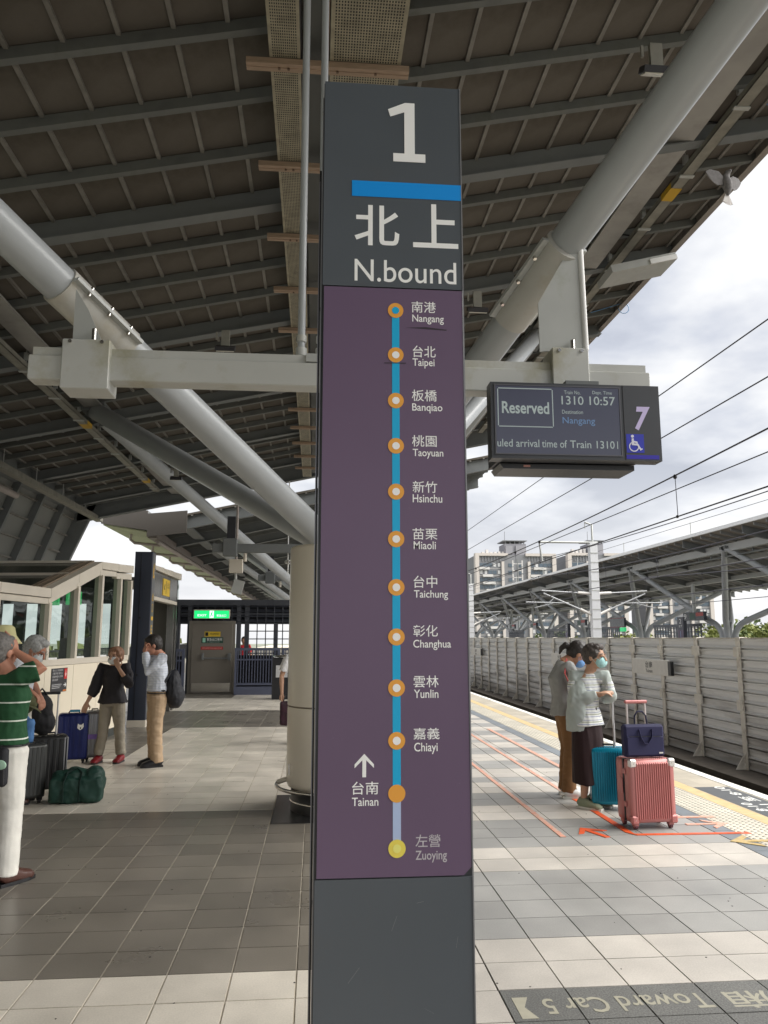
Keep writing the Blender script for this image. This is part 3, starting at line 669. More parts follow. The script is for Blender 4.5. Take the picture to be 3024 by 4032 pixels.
# ================================================================ FAR PLATFORM (mirrored)
FX = 32.4
fp = MB().box(26.95, -30, -1.5, 40, 260, 0).build('far_platform', conc, kind='structure')
fc = empty('far_canopy', (FX, 30, 0), label='grey steel canopy on slanting tube columns over the opposite platform', cat='canopy')
def fz(x): return 6.95 - SL * x      # mirrored: rises towards the tracks (negative x)
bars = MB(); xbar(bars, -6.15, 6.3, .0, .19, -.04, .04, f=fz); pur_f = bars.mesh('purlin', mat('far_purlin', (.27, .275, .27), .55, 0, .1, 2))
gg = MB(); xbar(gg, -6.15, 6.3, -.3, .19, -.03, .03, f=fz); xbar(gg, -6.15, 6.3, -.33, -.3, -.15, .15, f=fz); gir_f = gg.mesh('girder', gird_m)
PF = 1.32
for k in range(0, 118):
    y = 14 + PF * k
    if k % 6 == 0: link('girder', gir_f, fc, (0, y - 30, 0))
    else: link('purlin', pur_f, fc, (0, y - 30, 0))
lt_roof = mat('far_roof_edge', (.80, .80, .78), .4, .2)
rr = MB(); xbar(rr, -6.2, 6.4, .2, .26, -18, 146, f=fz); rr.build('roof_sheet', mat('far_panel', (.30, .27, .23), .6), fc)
MB().box(-6.38, -18, fz(-6.2) + .19, -6.2, 146, fz(-6.2) + .42).build('roof_edge', lt_roof, fc)
for c, h in ((-4.33, .52), (4.5, .4), (-1.8, .35), (1.8, .35)): MB().box(c - .17, -18, fz(c) - h, c + .17, 146, fz(c) - .002).build('long_girder', mat('far_girder', (.42, .43, .42), .5), fc)
mb = MB()
for k in range(90): mb.box(-4.2, -18 + 1.8 * k, fz(-4.2) - .75, -4.1, -17.9 + 1.8 * k, fz(-4.2) - .5)
mb.box(-4.25, -18, fz(-4.2) - .8, -4.0, 146, fz(-4.2) - .74); mb.build('service_tray', gird_m, fc)
for k in range(12):
    MB().tube([(-6.3, -14 + 12 * k, 8.3), (-6.3, -14 + 12 * k, 9.55)], .03, 6).build('lightning_rod', steel, fc)
for q in range(-1, 8):
    y = 59.0 + 16.3 * q
    tree_col(y, ('nearest', 'first visible', 'second', 'third', 'fourth', 'fifth', 'sixth', 'seventh', 'farthest')[q + 1] + ' branching column of the far platform counted from the right', ((-4.35, -8.0, 5.8), (4.5, -8.0, 7.6), (-4.35, 8.0, 5.8), (4.5, 8.0, 7.6)), ((-.75, -1.3, 2.9), (1.1, -1.3, 2.9), (-.75, 1.3, 2.9), (1.1, 1.3, 2.9)), ((.23, .2),) * 4, False, FX, 'branching tube columns of the far platform')
disp_d = mat('display_dark', (.015, .02, .03), .25)
for n_, (y, num) in enumerate(((61.0, '9'), (88.5, '10'), (108.5, '11'), (120.5, '12'))):
    t = empty('far_display', (30.5, y, 3.25), 0, label=('black departure display with a white nine beside the pillar at the right', 'black departure display with a white ten left of the white catenary mast', 'small departure display with an eleven, third from the right', 'smallest departure display, the leftmost with a twelve')[n_], cat='display', group='departure displays on the far platform')
    hw = 1.5 + .004 * y
    MB().box(-.12, -hw, -.33, .12, hw, .35).build('housing', disp_d, t)
    MF = PL((-.121, 0, 0), (0, -1, 0), (0, 0, 1))
    text(num, 'number', white_l, (-hw + .15, -.2, -hw + .55 + .25 * (len(num) > 1), .2), MF, t)
    plate(.45, .0, hw - .1, .28, .001, .01, MF).build('red_panel', mat('led_red', (.35, .05, .04), .5), t)
    plate(-hw + 1.1, -.25, .3, .25, .001, .008, MF).build('screen', mat('led_green', (.03, .07, .05), .5), t)
    MB().tube([(0, 0, .33), (0, 0, 2.6)], .16, 8).build('drop_post', steel, t)
t = empty('far_display', (30.5, 77.3, 3.05), label='black far platform display with red frame and no number', cat='display', group='departure displays on the far platform')
MB().box(-.1, -1.9, -.45, .1, 1.9, .45).build('housing', disp_d, t); MF = PL((-.101, 0, 0), (0, -1, 0), (0, 0, 1))
plate(-1.95, .42, 1.95, .47, 0, .01, MF).build('frame_top', mat('frame_red', (.25, .02, .03), .5), t); plate(-1.95, -.47, 1.95, -.42, 0, .01, MF).build('frame_bottom', MC['frame_red'], t)
for y in (63.3, 93.3):
    t = empty('far_sign_pillar', (30.5, y, 0), label='dark sign pillar with a white 2 on the far platform' + (' beside display 9' if y < 70 else ' left of display 10'), cat='sign', group='sign pillars on the far platform')
    MB().box(-.15, -.55, 0, .15, .55, 3.25).build('body', mat('pillar_dark', (.05, .055, .07), .4), t); MF = PL((-.151, 0, 0), (0, -1, 0), (0, 0, 1))
    plate(-.5, .9, .5, 2.2, .001, .01, MF).build('purple_panel', mat('purple_far', (.09, .06, .11), .4), t); text('2', 'number', white_l, (-.18, 2.72, .18, 3.1), MF, t); text('北下', 'lettering', white_l, (-.3, 2.4, .3, 2.6), MF, t)
    plate(-.03, 1.0, .03, 2.1, .011, .02, MF).build('route_line', mat('blue_far', (.3, .4, .6), .5), t)
# lattice screens and stair boxes standing on the far platform
fsc = mat('far_screen', (.11, .12, .14), .5)
for n_, y in enumerate((66.5, 84.0, 100, 122)):
    t = empty('far_lattice_screen', (31.5, y, 0), label='dark lattice screen wall on the far platform, ' + ('nearest one under display 9', 'second one behind the white pole', 'third one down the platform', 'farthest one down the platform')[n_], cat='screen', group='lattice screens on the far platform')
    mb = MB().box(-.1, -4.5, 2.45, .1, 4.5, 2.7)
    for k in range(17): mb.box(-.05, -4.5 + .55 * k, 0, .05, -4.42 + .55 * k, 2.45)
    for k in range(7): mb.box(-.04, -4.5, .3 + .34 * k, .04, 4.5, .36 + .34 * k)
    mb.build('lattice', fsc, t); MB().box(.2, -4.5, 0, .3, 4.5, 1.3).build('lower_panel', MC['far_screen'], t)
t = empty('far_exit_sign', (30.3, 75.5, 2.35), label='green exit sign on the far platform', cat='sign'); MB().box(-.1, -.6, -.2, .1, .6, .2).build('housing', mat('exit_green', (.02, .45, .15), .4, emit=(.03, .6, .2), es=.25), t)
# ================================================================ SIGN PILLAR
hd = mat('pillar_grey', (.080, .092, .105), .38, 0, .05, 2, bump=.02, bs=200, dirt=(.085, .09, .095), ds=6, dth=(.55, .85))
pr = mat('pillar_purple', (.130, .084, .145), .40, 0, .07, 1.2, bump=.02, bs=200, dirt=(.20, .15, .21), ds=55, dth=(.70, .74))
wl = mat('lettering_white', (.90, .90, .88), .5); wl2 = mat('lettering_grey', (.50, .47, .50), .5)
bl = mat('route_blue', (.0, .40, .70), .42); bl1 = mat('bar_blue', (.0, .28, .78), .42); orc = mat('route_orange', (.80, .36, .05), .42); yc = mat('route_yellow', (.80, .66, .10), .42); lb = mat('route_pale', (.42, .52, .74), .45)
sg = empty('sign_pillar', (.228, 2.3, 0), label='tall dark grey and purple platform sign pillar with white 1 and the route list', cat='sign')
OX, OY = .228, 2.3
def F(u0, v0, u1, v1, w0, w1): return MB().box(u0 - OX, -w1, v0, u1 - OX, -w0, v1)
MS = PL((-OX, 0, 0), (1, 0, 0), (0, 0, 1))
MB().bbox(-.224, .004, .0, .226, .20, 3.352, .004).build('body', mat('pillar_body', (.035, .038, .042), .35), sg)
MB().box(-.2225, .012, .02, -.2275, .19, 3.3).build('side_panel', mat('side_silver', (.22, .22, .24), .35, .5), sg)
MB().box(-.2355, .03, .02, -.2285, .18, 3.05).build('side_frame', black, sg)
MB().box(-.236, .012, .02, -.2335, .03, 3.0).build('side_strip', mat('side_silver', (.22, .22, .24), .35, .5), sg)
F(.006, 2.640, .452, 3.348, -.003, .004).build('header_panel', hd, sg)
mb = MB(); mb.prism([(.011 - OX, .890), (.425 - OX, .890), (.447 - OX, .912), (.447 - OX, 2.636), (.011 - OX, 2.636)], 'y', -.004, .003); mb.build('purple_panel', pr, sg)
F(.006, .01, .452, .886, -.003, .003).build('lower_panel', hd, sg)
F(.449, .01, .4525, 3.348, .0045, .006).build('edge_trim', mat('trim_grey', (.25, .25, .26), .35, .3), sg)
F(.096, 2.946, .449, 3.000, .0045, .0055).build('blue_bar', bl1, sg)
T = [('北',0.105,2.779,0.248,2.917),('上',0.292,2.779,0.438,2.930),('N.bound',0.106,2.657,0.430,2.731),('南港',0.286,2.559,0.363,2.596),('Nangang',0.288,2.521,0.388,2.552),('台北',0.289,2.412,0.361,2.450),('Taipei',0.288,2.376,0.357,2.408),('板橋',0.285,2.270,0.363,2.307),('Banqiao',0.286,2.232,0.380,2.263),('桃園',0.285,2.126,0.361,2.162),('Taoyuan',0.287,2.089,0.381,2.119),('新竹',0.286,1.983,0.361,2.019),('Hsinchu',0.286,1.953,0.376,1.978),('苗栗',0.285,1.840,0.360,1.875),('Miaoli',0.288,1.811,0.355,1.835),('台中',0.287,1.696,0.358,1.732),('Taichung',0.288,1.660,0.390,1.689),('彰化',0.285,1.553,0.358,1.587),('Changhua',0.285,1.514,0.397,1.544),('雲林',0.285,1.407,0.359,1.441),('Yunlin',0.286,1.377,0.358,1.401),('嘉義',0.284,1.261,0.360,1.293),('Chiayi',0.286,1.220,0.354,1.252),('左營',0.288,0.967,0.359,1.001),('Zuoying',0.288,0.926,0.377,0.958),('台南',0.108,1.112,0.183,1.147),('Tainan',0.108,1.081,0.183,1.104)]
for s_, a, b, c, d in T:
    cjk = ord(s_[0]) > 1000
    text(s_, 'lettering', wl2 if s_ in ('左營', 'Zuoying') else wl, (a, b, c, d), MS, sg, bold={'北': .012, '上': .012, 'N.bound': .004}.get(s_, .0035 if cjk else .008), depth=.0046, res=6 if s_ in ('1', 'N.bound') else 4)
# serifs foot of the numeral
MB().prism([(.229, 3.074), (.334, 3.074), (.334, 3.103), (.2995, 3.103), (.2995, 3.285), (.268, 3.285), (.212, 3.259), (.2195, 3.2335), (.2655, 3.2515), (.2655, 3.103), (.229, 3.103)], 'z', .0046, .0058, MS).build('numeral_one', wl, sg)
zz = [2.563, 2.417, 2.27, 2.127, 1.985, 1.841, 1.697, 1.552, 1.406, 1.258, 1.113, 0.965]
F(.224, 1.113, .247, 2.563, .004, .0048).build('route_line', bl, sg)
F(.224, .965, .247, 1.113, .004, .0048).build('route_line_pale', lb, sg)
for i, z in enumerate(zz):
    c = .2355
    mb = MB(); disc(mb, (c, z), .0245, .0048, .0056, MS); mb.build('station_dot', yc if i == 11 else orc, sg)
    if i != 10:
        mb = MB(); disc(mb, (c, z), .0115, .0057, .0062, MS, 24); mb.build('dot_centre', bl if i == 0 else (mat('dot_yellow', (.82, .78, .2), .45) if i == 11 else wl), sg)
mb = MB(); ax, az, s_ = .1425, 1.191, .032
mb.prism([(ax + x * s_, az + y * s_) for x, y in ((0, 1), (-.86, .1), (-.86, -.22), (-.17, .45), (-.17, -1), (.17, -1), (.17, .45), (.86, -.22), (.86, .1))], 'z', .0042, .005, MS); mb.build('arrow', wl, sg)
sc_ = mat('scratch_dark', (.03, .02, .03), .6)
for i_, (x, z, l, a) in enumerate(((.10, .62, .05, .9), (.31, .55, .03, -.5), (.22, .75, .04, 1.2), (.36, .40, .05, .3), (.15, .33, .03, -1.1), (.29, .82, .02, .2), (.40, .70, .03, 1.4))):
    dx, dz = l * math.cos(a), l * math.sin(a); MB().prism([(x, z), (x + dx, z + dz), (x + dx + .0008, z + dz - .0009), (x + .0008, z - .0009)], 'z', .0031, .0034, MS).build('scratch', mat('scratch_pale', (.17, .18, .19), .6), sg)
for z in (.06, .80, 2.60, 3.30): MB().tube([(-.2285, .09, z), (-.226, .09, z)], .006, 8).build('screw', chrome, sg)
MB().prism([(.20, 2.389), (.268, 2.390), (.268, 2.3925), (.20, 2.3915)], 'z', .0049, .0052, MS).prism([(.268, 2.508), (.395, 2.502), (.398, 2.505), (.33, 2.512)], 'z', .0042, .0045, MS).build('scratch', sc_, sg)

# ================================================================ DEPARTURE DISPLAY
dm = mat('display_frame', (.055, .057, .062), .38, .3, .06, 3); ds_ = mat('display_screen', (.022, .023, .030), .18, 0, .2, 1.2, emit=(.05, .052, .075), es=.30)
lt = mat('led_text', (.22, .25, .25), .5, emit=(.30, .36, .34), es=.20); ltb = mat('led_text_blue', (.07, .12, .20), .5, emit=(.08, .15, .27), es=.25)
DY = 4.25
dp = empty('departure_display', (1.5, DY, 2.8), label='hanging departure display reading Reserved 1310 10:57 Nangang with a violet 7', cat='display')
MD = PL((-1.5, 0, -2.8), (1, 0, 0), (0, 0, 1))
def D_(u0, v0, u1, v1, w0, w1): return plate(u0, v0, u1, v1, w0, w1, MD)
D_(.985, 2.560, 1.990, 3.012, -.10, 0).build('front_housing', dm, dp)
D_(1.014, 2.590, 1.745, 2.990, -.004, .002).build('screen', ds_, dp)
mb = MB()
for a in ((1.005, 2.582, 1.754, 2.589), (1.005, 2.991, 1.754, 2.998), (1.005, 2.589, 1.013, 2.991), (1.746, 2.589, 1.754, 2.991)): mb.box(a[0] - 1.5, -.006, a[1] - 2.8, a[2] - 1.5, .0, a[3] - 2.8)
mb.build('bezel', mat('bezel_grey', (.10, .10, .11), .4, .4), dp)
D_(1.770, 2.563, 1.773, 3.010, .0005, .003).build('seam', black, dp)
mb = MB()
for a in ((1.03, 2.745, 1.345, 2.750), (1.03, 2.972, 1.345, 2.977), (1.024, 2.752, 1.029, 2.970), (1.346, 2.752, 1.351, 2.970)): mb.box(a[0] - 1.5, -.004, a[1] - 2.8, a[2] - 1.5, -.0025, a[3] - 2.8)
mb.build('screen_box', lt, dp)
for s_, r_, m_, b_ in (('Reserved', (1.049, 2.824, 1.327, 2.896), lt, .02), ('Train No.', (1.419, 2.948, 1.516, 2.970), lt, 0), ('Dept. Time', (1.588, 2.946, 1.705, 2.972), lt, 0), ('1310', (1.402, 2.885, 1.533, 2.937), lt, .005), ('10:57', (1.569, 2.886, 1.722, 2.938), lt, .005), ('Destination', (1.403, 2.830, 1.527, 2.853), lt, 0), ('Nangang', (1.404, 2.760, 1.597, 2.810), ltb, .005), ('uled arrival', (1.018, 2.627, 1.262, 2.672), lt, .003), ('time of', (1.277, 2.627, 1.425, 2.672), lt, .003), ('Train 1310', (1.443, 2.627, 1.707, 2.672), lt, .003), ('l', (1.722, 2.627, 1.727, 2.672), lt, .0)):
    text(s_, 'lettering', m_, r_, MD, dp, b_, depth=.0035)
text('7', 'numeral', mat('numeral_violet', (.58, .50, .78), .5), (1.835, 2.741, 1.930, 2.884), MD, dp, .035, .2, depth=.002)
D_(1.779, 2.607, 1.884, 2.718, .0005, .002).build('accessible_panel', mat('accessible_blue', (.02, .03, .42), .4), dp)
D_(1.776, 2.570, 1.971, 2.594, .0005, .002).build('blue_bar', mat('bar_deep_blue', (.02, .01, .36), .4), dp)
ic = mat('icon_white', (.72, .72, .82), .5); mb = MB(); ox, oz = 1.779, 2.607
disc(mb, (ox + .037, oz + .098), .009, .002, .0035, MD, 16)
disc(mb, (ox + .044, oz + .036), .030, .002, .0035, MD, 26, .024)
mb.prism([(ox + .031, oz + .085), (ox + .044, oz + .085), (ox + .044, oz + .045), (ox + .031, oz + .045)], 'z', .0022, .0038, MD)
mb.prism([(ox + .040, oz + .072), (ox + .066, oz + .066), (ox + .066, oz + .058), (ox + .040, oz + .062)], 'z', .0023, .0039, MD)
mb.prism([(ox + .034, oz + .056), (ox + .070, oz + .052), (ox + .085, oz + .024), (ox + .092, oz + .028), (ox + .094, oz + .020), (ox + .080, oz + .013), (ox + .063, oz + .043), (ox + .034, oz + .045)], 'z', .0024, .004, MD)
mb.build('wheelchair_symbol', ic, dp)
MB().prism([(-.44, .19), (-.38, -.27), (.36, -.27), (.40, .19)], 'y', .30, .36).prism([(-.44, -.243), (.37, -.243), (.37, -.272), (-.42, -.272)], 'y', .12, .36).build('rear_housing', dm, dp)
MB().box(-.46, .10, -.235, .38, .34, .2).build('core', black, dp)
MB().box(-.3, .118, -.262, -.26, .121, -.25).build('label_tag', mat('label_tag', (.6, .3, .25), .6), dp)
mb = MB(); [mb.box(-.464, .12 + .0 * k, -.2 + .05 * k, -.46, .32, -.18 + .05 * k) for k in range(7)]; mb.build('vents', dm, dp)
MB().box(-.05, .05, .19, .15, .3, .25).build('mounting_block', gird_m, dp)
# ================================================================ STAIR KIOSK (left)
KA = Vector((-3.321, 12.38, 0)); th = R(7.3); KD = Vector((math.sin(th), math.cos(th), 0)); KN = Vector((math.cos(th), -math.sin(th), 0))
KM = Matrix((KD, Vector((0, 0, 1)), KN)).transposed().to_4x4()        # u along wall, v up, w towards platform
ko = empty('stair_kiosk', KA, label='beige panelled stair enclosure with slanting glass windows on the left of the platform', cat='building')
def K(u0, v0, u1, v1, w0, w1): return MB().box(u0, v0, w0, u1, v1, w1, KM)
gl = glass('kiosk_glass', (.76, .82, .79), trans=.95)
gl_d = glass('dark_roof_glass', (.10, .13, .11), trans=.85)
u0 = -8.0
us = [-8.0, -7.15, -6.3, -5.45, -4.6, -3.75, -2.54 - .36, -1.65 - 0, -.79, .05, .81, 1.30]
# lower wall panels
edges = [-8, -6.6, -5.2, -3.8, -2.6, -1.65, -.79, .05, 1.30]
for a, b in zip(edges[:-1], edges[1:]):
    K(a + .004, .13, b - .004, 1.175, -.05, 0).build('wall_panel', beige_p, ko)
K(-8, .0, 1.3, .125, -.06, -.02).build('skirting', mat('skirting_dark', (.05, .055, .05), .35), ko)
K(-8, 1.18, 1.3, 1.262, -.08, .012).build('sill', alu, ko)
# fascias: level, slanted, level
def kpoly(p, w0, w1): return MB().prism(p, 'z', w0, w1, KM)
for a, b in ((-8, -6.4), (-6.4, -4.8), (-4.8, -2.95), (-2.95, -1.68)):
    kpoly([(a + .004, 2.075), (b - .004, 2.075), (b - .004, 2.195), (a + .004, 2.195)], -.10, .03).build('fascia_panel', alu, ko)
    kpoly([(a + .004, 1.99), (b - .004, 1.99), (b - .004, 2.068), (a + .004, 2.068)], -.08, .0).build('window_head', alu, ko)
def sz(u, z0=2.195): return z0 + (u + 1.68) / 1.64 * .515
for a, b in ((-1.68, -.84), (-.84, -.04)):
    kpoly([(a + .004, sz(a) - .125), (b - .004, sz(b) - .125), (b - .004, sz(b)), (a + .004, sz(a))], -.10, .03).build('fascia_panel', alu, ko)
    kpoly([(a + .004, sz(a) - .205), (b - .004, sz(b) - .205), (b - .004, sz(b) - .132), (a + .004, sz(a) - .132)], -.08, .0).build('window_head', alu, ko)
for a, b in ((-.04, .62), (.62, 1.30)):
    kpoly([(a + .004, 2.60 + .02 * a), (b - .004, 2.60 + .03 * b), (b - .004, 2.71 + .045 * b), (a + .004, 2.71 + .04 * a)], -.10, .03).build('fascia_panel', alu, ko)
    kpoly([(a + .004, 2.50), (b - .004, 2.53), (b - .004, 2.59 + .03 * b), (a + .004, 2.59)], -.08, .0).build('window_head', alu, ko)
# mullions and panes
def headz(u): return 1.99 if u <= -1.68 else (sz(u) - .205 if u < -.04 else 2.5)
ms = [-8, -6.3, -4.6, -2.95, -1.65, -.79, .05, .81, 1.27]
for u in ms: K(u - .035, 1.262, u + .035, headz(u) + .01, -.10, .02).build('mullion', alu, ko)
for a, b in zip(ms[:-1], ms[1:]):
    p = kpoly([(a + .036, 1.262), (b - .036, 1.262), (b - .036, headz(b - .04)), (a + .036, headz(a + .04))], -.05, -.042)
    p.build('window_pane', gl, ko)
    K(a + .036, 1.262, a + .30, 1.285, -.06, .01).build('sill_strip', white_p, ko)
# body behind: dark stair interior, far wall with openings to the daylight
WD = 3.0
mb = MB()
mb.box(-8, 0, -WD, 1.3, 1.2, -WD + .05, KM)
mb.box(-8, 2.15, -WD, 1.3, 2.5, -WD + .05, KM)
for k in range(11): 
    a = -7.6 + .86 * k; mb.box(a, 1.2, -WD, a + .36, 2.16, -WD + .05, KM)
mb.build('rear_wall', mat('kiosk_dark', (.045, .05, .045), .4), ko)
mb = MB(); mb.box(1.2, 0, -WD, 1.27, 1.22, -.1, KM); mb.box(1.2, 2.12, -WD, 1.27, 2.6, -.1, KM)
for k in range(8): mb.box(1.2, 1.22, -.30 - .42 * k, 1.27, 2.12, -.10 - .42 * k, KM)
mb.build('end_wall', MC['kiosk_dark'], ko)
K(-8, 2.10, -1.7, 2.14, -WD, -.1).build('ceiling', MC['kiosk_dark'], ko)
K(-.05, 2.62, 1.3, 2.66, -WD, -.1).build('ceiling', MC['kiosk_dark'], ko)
# sloping glass roof, dark, with bars
def slope(w0, w1, lift0, lift1): 
    vs = [KM @ Vector(q) for q in ((-1.68, 2.19 + lift0, w0), (-.04, 2.70 + lift0, w0), (-.04, 2.70 + lift0, w1), (-1.68, 2.19 + lift0, w1), (-1.68, 2.19 + lift1, w0), (-.04, 2.70 + lift1, w0), (-.04, 2.70 + lift1, w1), (-1.68, 2.19 + lift1, w1))]
    return MB().add(vs, [(0, 1, 2, 3), (4, 5, 6, 7), (0, 1, 5, 4), (2, 3, 7, 6), (0, 3, 7, 4), (1, 2, 6, 5)])
slope(-WD, -.12, -.03, 0).build('roof_glass', mat('roof_glass_dark', (.03, .038, .03), .12), ko)
slope(-.18, -.105, -.02, .03).build('roof_edge_bar', mat('brown_trim', (.22, .17, .12), .4), ko)
slope(-.30, -.22, -.02, .025).build('roof_edge_bar', MC['brown_trim'], ko)
for t in (.0, .49, .985):
    u = -1.68 + 1.64 * t; z = 2.19 + .515 * t
    K(u - .03, z - .01, u + .03, z + .03, -WD, -.12).build('roof_bar', alu, ko)
# poster on the lower wall
po = empty('wall_poster', KA, label='black notice poster with red block and small text on beige kiosk wall', cat='poster')
K(-1.47, .82, -1.0, 1.14, .002, .010).build('board', mat('poster_black', (.03, .03, .035), .35), po)
K(-1.10, .99, -1.01, 1.13, .0105, .013).build('red_block', mat('poster_red', (.55, .02, .02), .4), po)
K(-1.11, .825, -1.01, .845, .0105, .012).build('orange_block', mat('poster_orange', (.7, .2, .03), .4), po)
PM_ = KM @ Matrix.Identity(4)
for i, s_ in enumerate(('請小心 月台間隙', '行動不便 請先上', '候車時請勿 倚靠', '請勿奔跑')): text(s_, 'lettering', mat('poster_text', (.5, .5, .5), .5), (-1.45, 1.10 - .042 * i, -1.45 + (.31 if i < 3 else .17), 1.128 - .042 * i), PM_, po, .004, depth=.0112)
for i in range(3): K(-1.45, .92 - .022 * i, -1.16 - .03 * i, .928 - .022 * i, .0105, .0112).build('text_line', MC['poster_text'], po)
text('↓', 'arrow', wl, (-1.075, 1.02, -1.035, 1.11), PM_, po, .02, depth=.0135); text('→', 'arrow', wl, (-1.10, .88, -1.02, .94), PM_, po, .02, depth=.0112)
# small green exit signs inside the kiosk
for n_, (u, z) in enumerate(((-.55, 2.02), (.20, 2.06))):
    q = KA + KM.to_3x3() @ Vector((u, z, -.5)); t = empty('kiosk_exit_sign', q, R(-20), label=('left', 'right')[n_] + ' green exit sign behind the slanting kiosk glass', cat='sign', group='green signs inside the kiosk')
    MB().box(-.13, -.02, 0, .13, .02, .2).build('panel', mat('exit_green2', (.01, .35, .08), .4, emit=(.0, .5, .12), es=.25), t)
# ---- navy sign post
np_ = empty('navy_sign_post', (-3.12, 14.5, 0), label='tall navy steel sign post with yellow arrow and lettering beside the stair kiosk', cat='sign')
MB().bbox(-.155, -.14, .05, .155, .16, 3.09, .004).build('post', navy_st, np_)
MB().box(-.16, -.145, 0, .16, .165, .12).build('base_plate', alu, np_)
MB().box(-.05, -.145, .12, -.04, -.14, 3.08).build('seam', black, np_)
MB().box(.1555, -.10, .15, .159, .13, 3.07).build('side_panel', mat('post_side', (.16, .165, .17), .3, .3), np_)
MY = PL((.16, 0, 0), (0, 1, 0), (0, 0, 1)); yw = mat('yellow_lettering', (.75, .45, .03), .45)
text('↙', 'arrow', yw, (-.05, 2.62, .08, 2.92), MY, np_, .02)
for s_, z in (('出', 2.2), ('口', 2.0), ('E', 1.62), ('x', 1.44), ('it', 1.22)): text(s_, 'lettering', yw, (-.04, z, .06, z + .15), MY, np_, .01)
MB().box(.16, -.06, 1.86, .163, .09, 1.93).build('yellow_bar', yw, np_)
for z in (.9, 1.9): MB().tube([(-.02, -.15, z), (-.02, -.14, z)], .02, 8).build('hole', black, np_)
# ---- glass stair portal behind the post
ptl = empty('stair_portal', (-3.1, 16.4, 0), label='grey metal and glass stair portal with open doorway and yellow exit panel', cat='building')
gm = mat('portal_metal', (.28, .27, .25), .22, .75, .1, 1.2)
pg = glass('portal_glass', (.5, .53, .51), trans=.7)
for y in (-1.45, -.5, .5): 
    MB().prism([(y + .01, 2.33), (y + .94, 2.33), (y + .94, 2.82), (y + .01, 2.82)], 'x', -.06, 0).build('upper_panel', gm, ptl)
for i in range(3):
    y = -1.5 + 1.02 * i; MB().prism([(y, 2.83), (y + 1.0, 2.83), (y + 1.0, 2.93 + .02 * i), (y, 2.90 + .02 * i)], 'x', -.16, .06).build('fascia_panel', alu, ptl)
MB().box(-.1, -1.45, 2.26, .03, 1.25, 2.33).build('door_header', alu, ptl)
for y, w in ((-1.5, .08), (.92, .10), (1.22, .1)): MB().box(-.12, y, 0, .02, y + w, 2.34).build('jamb', gm, ptl)
MB().box(-.06, 1.05, .05, -.03, 1.2, 2.3).build('door_pane', pg, ptl)
MB().box(-.04, 1.35, .0, -.0, 1.6, 2.9).build('corner_glass', pg, ptl)
MB().box(-2.6, -.10, 0, -.02, -.04, .9).build('back_rail', MC['kiosk_dark'], ptl) if False else None
MB().box(-.62, 1.22, 0, -.13, 1.30, 2.6).build('inner_wall', mat('portal_inner', (.13, .12, .10), .5), ptl)
MB().box(-2.6, -1.4, 2.62, -.07, 1.6, 2.68).build('ceiling', MC['portal_inner'], ptl)
ypp = MB().box(.002, -.28, 2.40, .012, .42, 2.74).build('yellow_panel', mat('exit_yellow', (.72, .48, .03), .4), ptl)
MP = PL((.012, 0, 0), (0, 1, 0), (0, 0, 1)); text('↙', 'arrow', black, (-.22, 2.52, -.06, 2.64), MP, ptl, .01); text('出口', 'lettering', black, (.14, 2.56, .36, 2.68), MP, ptl, .004); MB().box(.013, .0, 2.44, .015, .03, 2.7).build('divider', black, ptl)
# ---- waste bin
wb = empty('waste_bin', (-.85, 20.6, 0), label='dark waste bin with white notices standing by the far fence left of the column', cat='bin')
MB().bbox(-.25, -.2, 0, .25, .2, 1.05, .02).build('body', black, wb); MB().lathe([(.0, 1.12), (.24, 1.10), (.25, 1.06), (.25, 1.05)], (0, 0, 0), 20).build('lid', chrome, wb)
MB().box(-.15, -.206, .55, .15, -.2, .85).build('notice', mat('notice_white', (.5, .5, .5), .5), wb)

# ================================================================ SCREEN WALL WITH EMERGENCY DOOR
SW = 22.7
sw_ = empty('lattice_screen_wall', (0, SW, 0), label='dark grey lattice screen wall across the platform with closed beige emergency door', cat='wall')
sm_ = mat('screen_grey', (.065, .07, .085), .42, .2, .06, 3); MSW = frame_y(0)
SX0, SX1, ST = -3.95, 2.6, 2.62
MB().box(SX0, -.1, ST - .16, SX1, .1, ST).build('top_beam', sm_, sw_)
for x in (SX0, -3.62, -2.28 + .03, -2.02, -.42, .9, 2.5): MB().box(x, -.08, 0, x + .12, .08, ST - .16).build('post', sm_, sw_)
for z in (1.93, 2.2): MB().box(SX0 + .12, -.06, z, SX1, .06, z + .04).build('rail', sm_, sw_)
for k in range(4):
    z = 1.99 + .14 * k; MB().prism([(-.10, z), (-.06, z), (.05, z + .10), (.01, z + .10)], 'x', SX0 + .12, SX1).build('louvre', sm_, sw_)
MB().box(SX0 + .12, .06, 1.97, SX1, .075, ST - .16).build('backing_panel', mat('backing_dark', (.02, .021, .026), .8), sw_)
for k in range(26):
    x = SX0 + .35 + .24 * k
    MB().box(x, -.075, 1.93 if x < -2.1 else 1.05, x + .028, -.055, ST - .16).build('bar', sm_, sw_)
for z in (1.1, 1.22, 1.50, 1.72): MB().box(-1.9, -.075, z, SX1, -.055, z + .028).build('bar', sm_, sw_)
MB().box(-1.2, -.05, 1.05, -1.08, .05, 1.93).build('post', sm_, sw_)
MB().box(-3.62, -.02, 1.0, -3.52, .0, 1.93).build('mesh_strip', sm_, sw_)
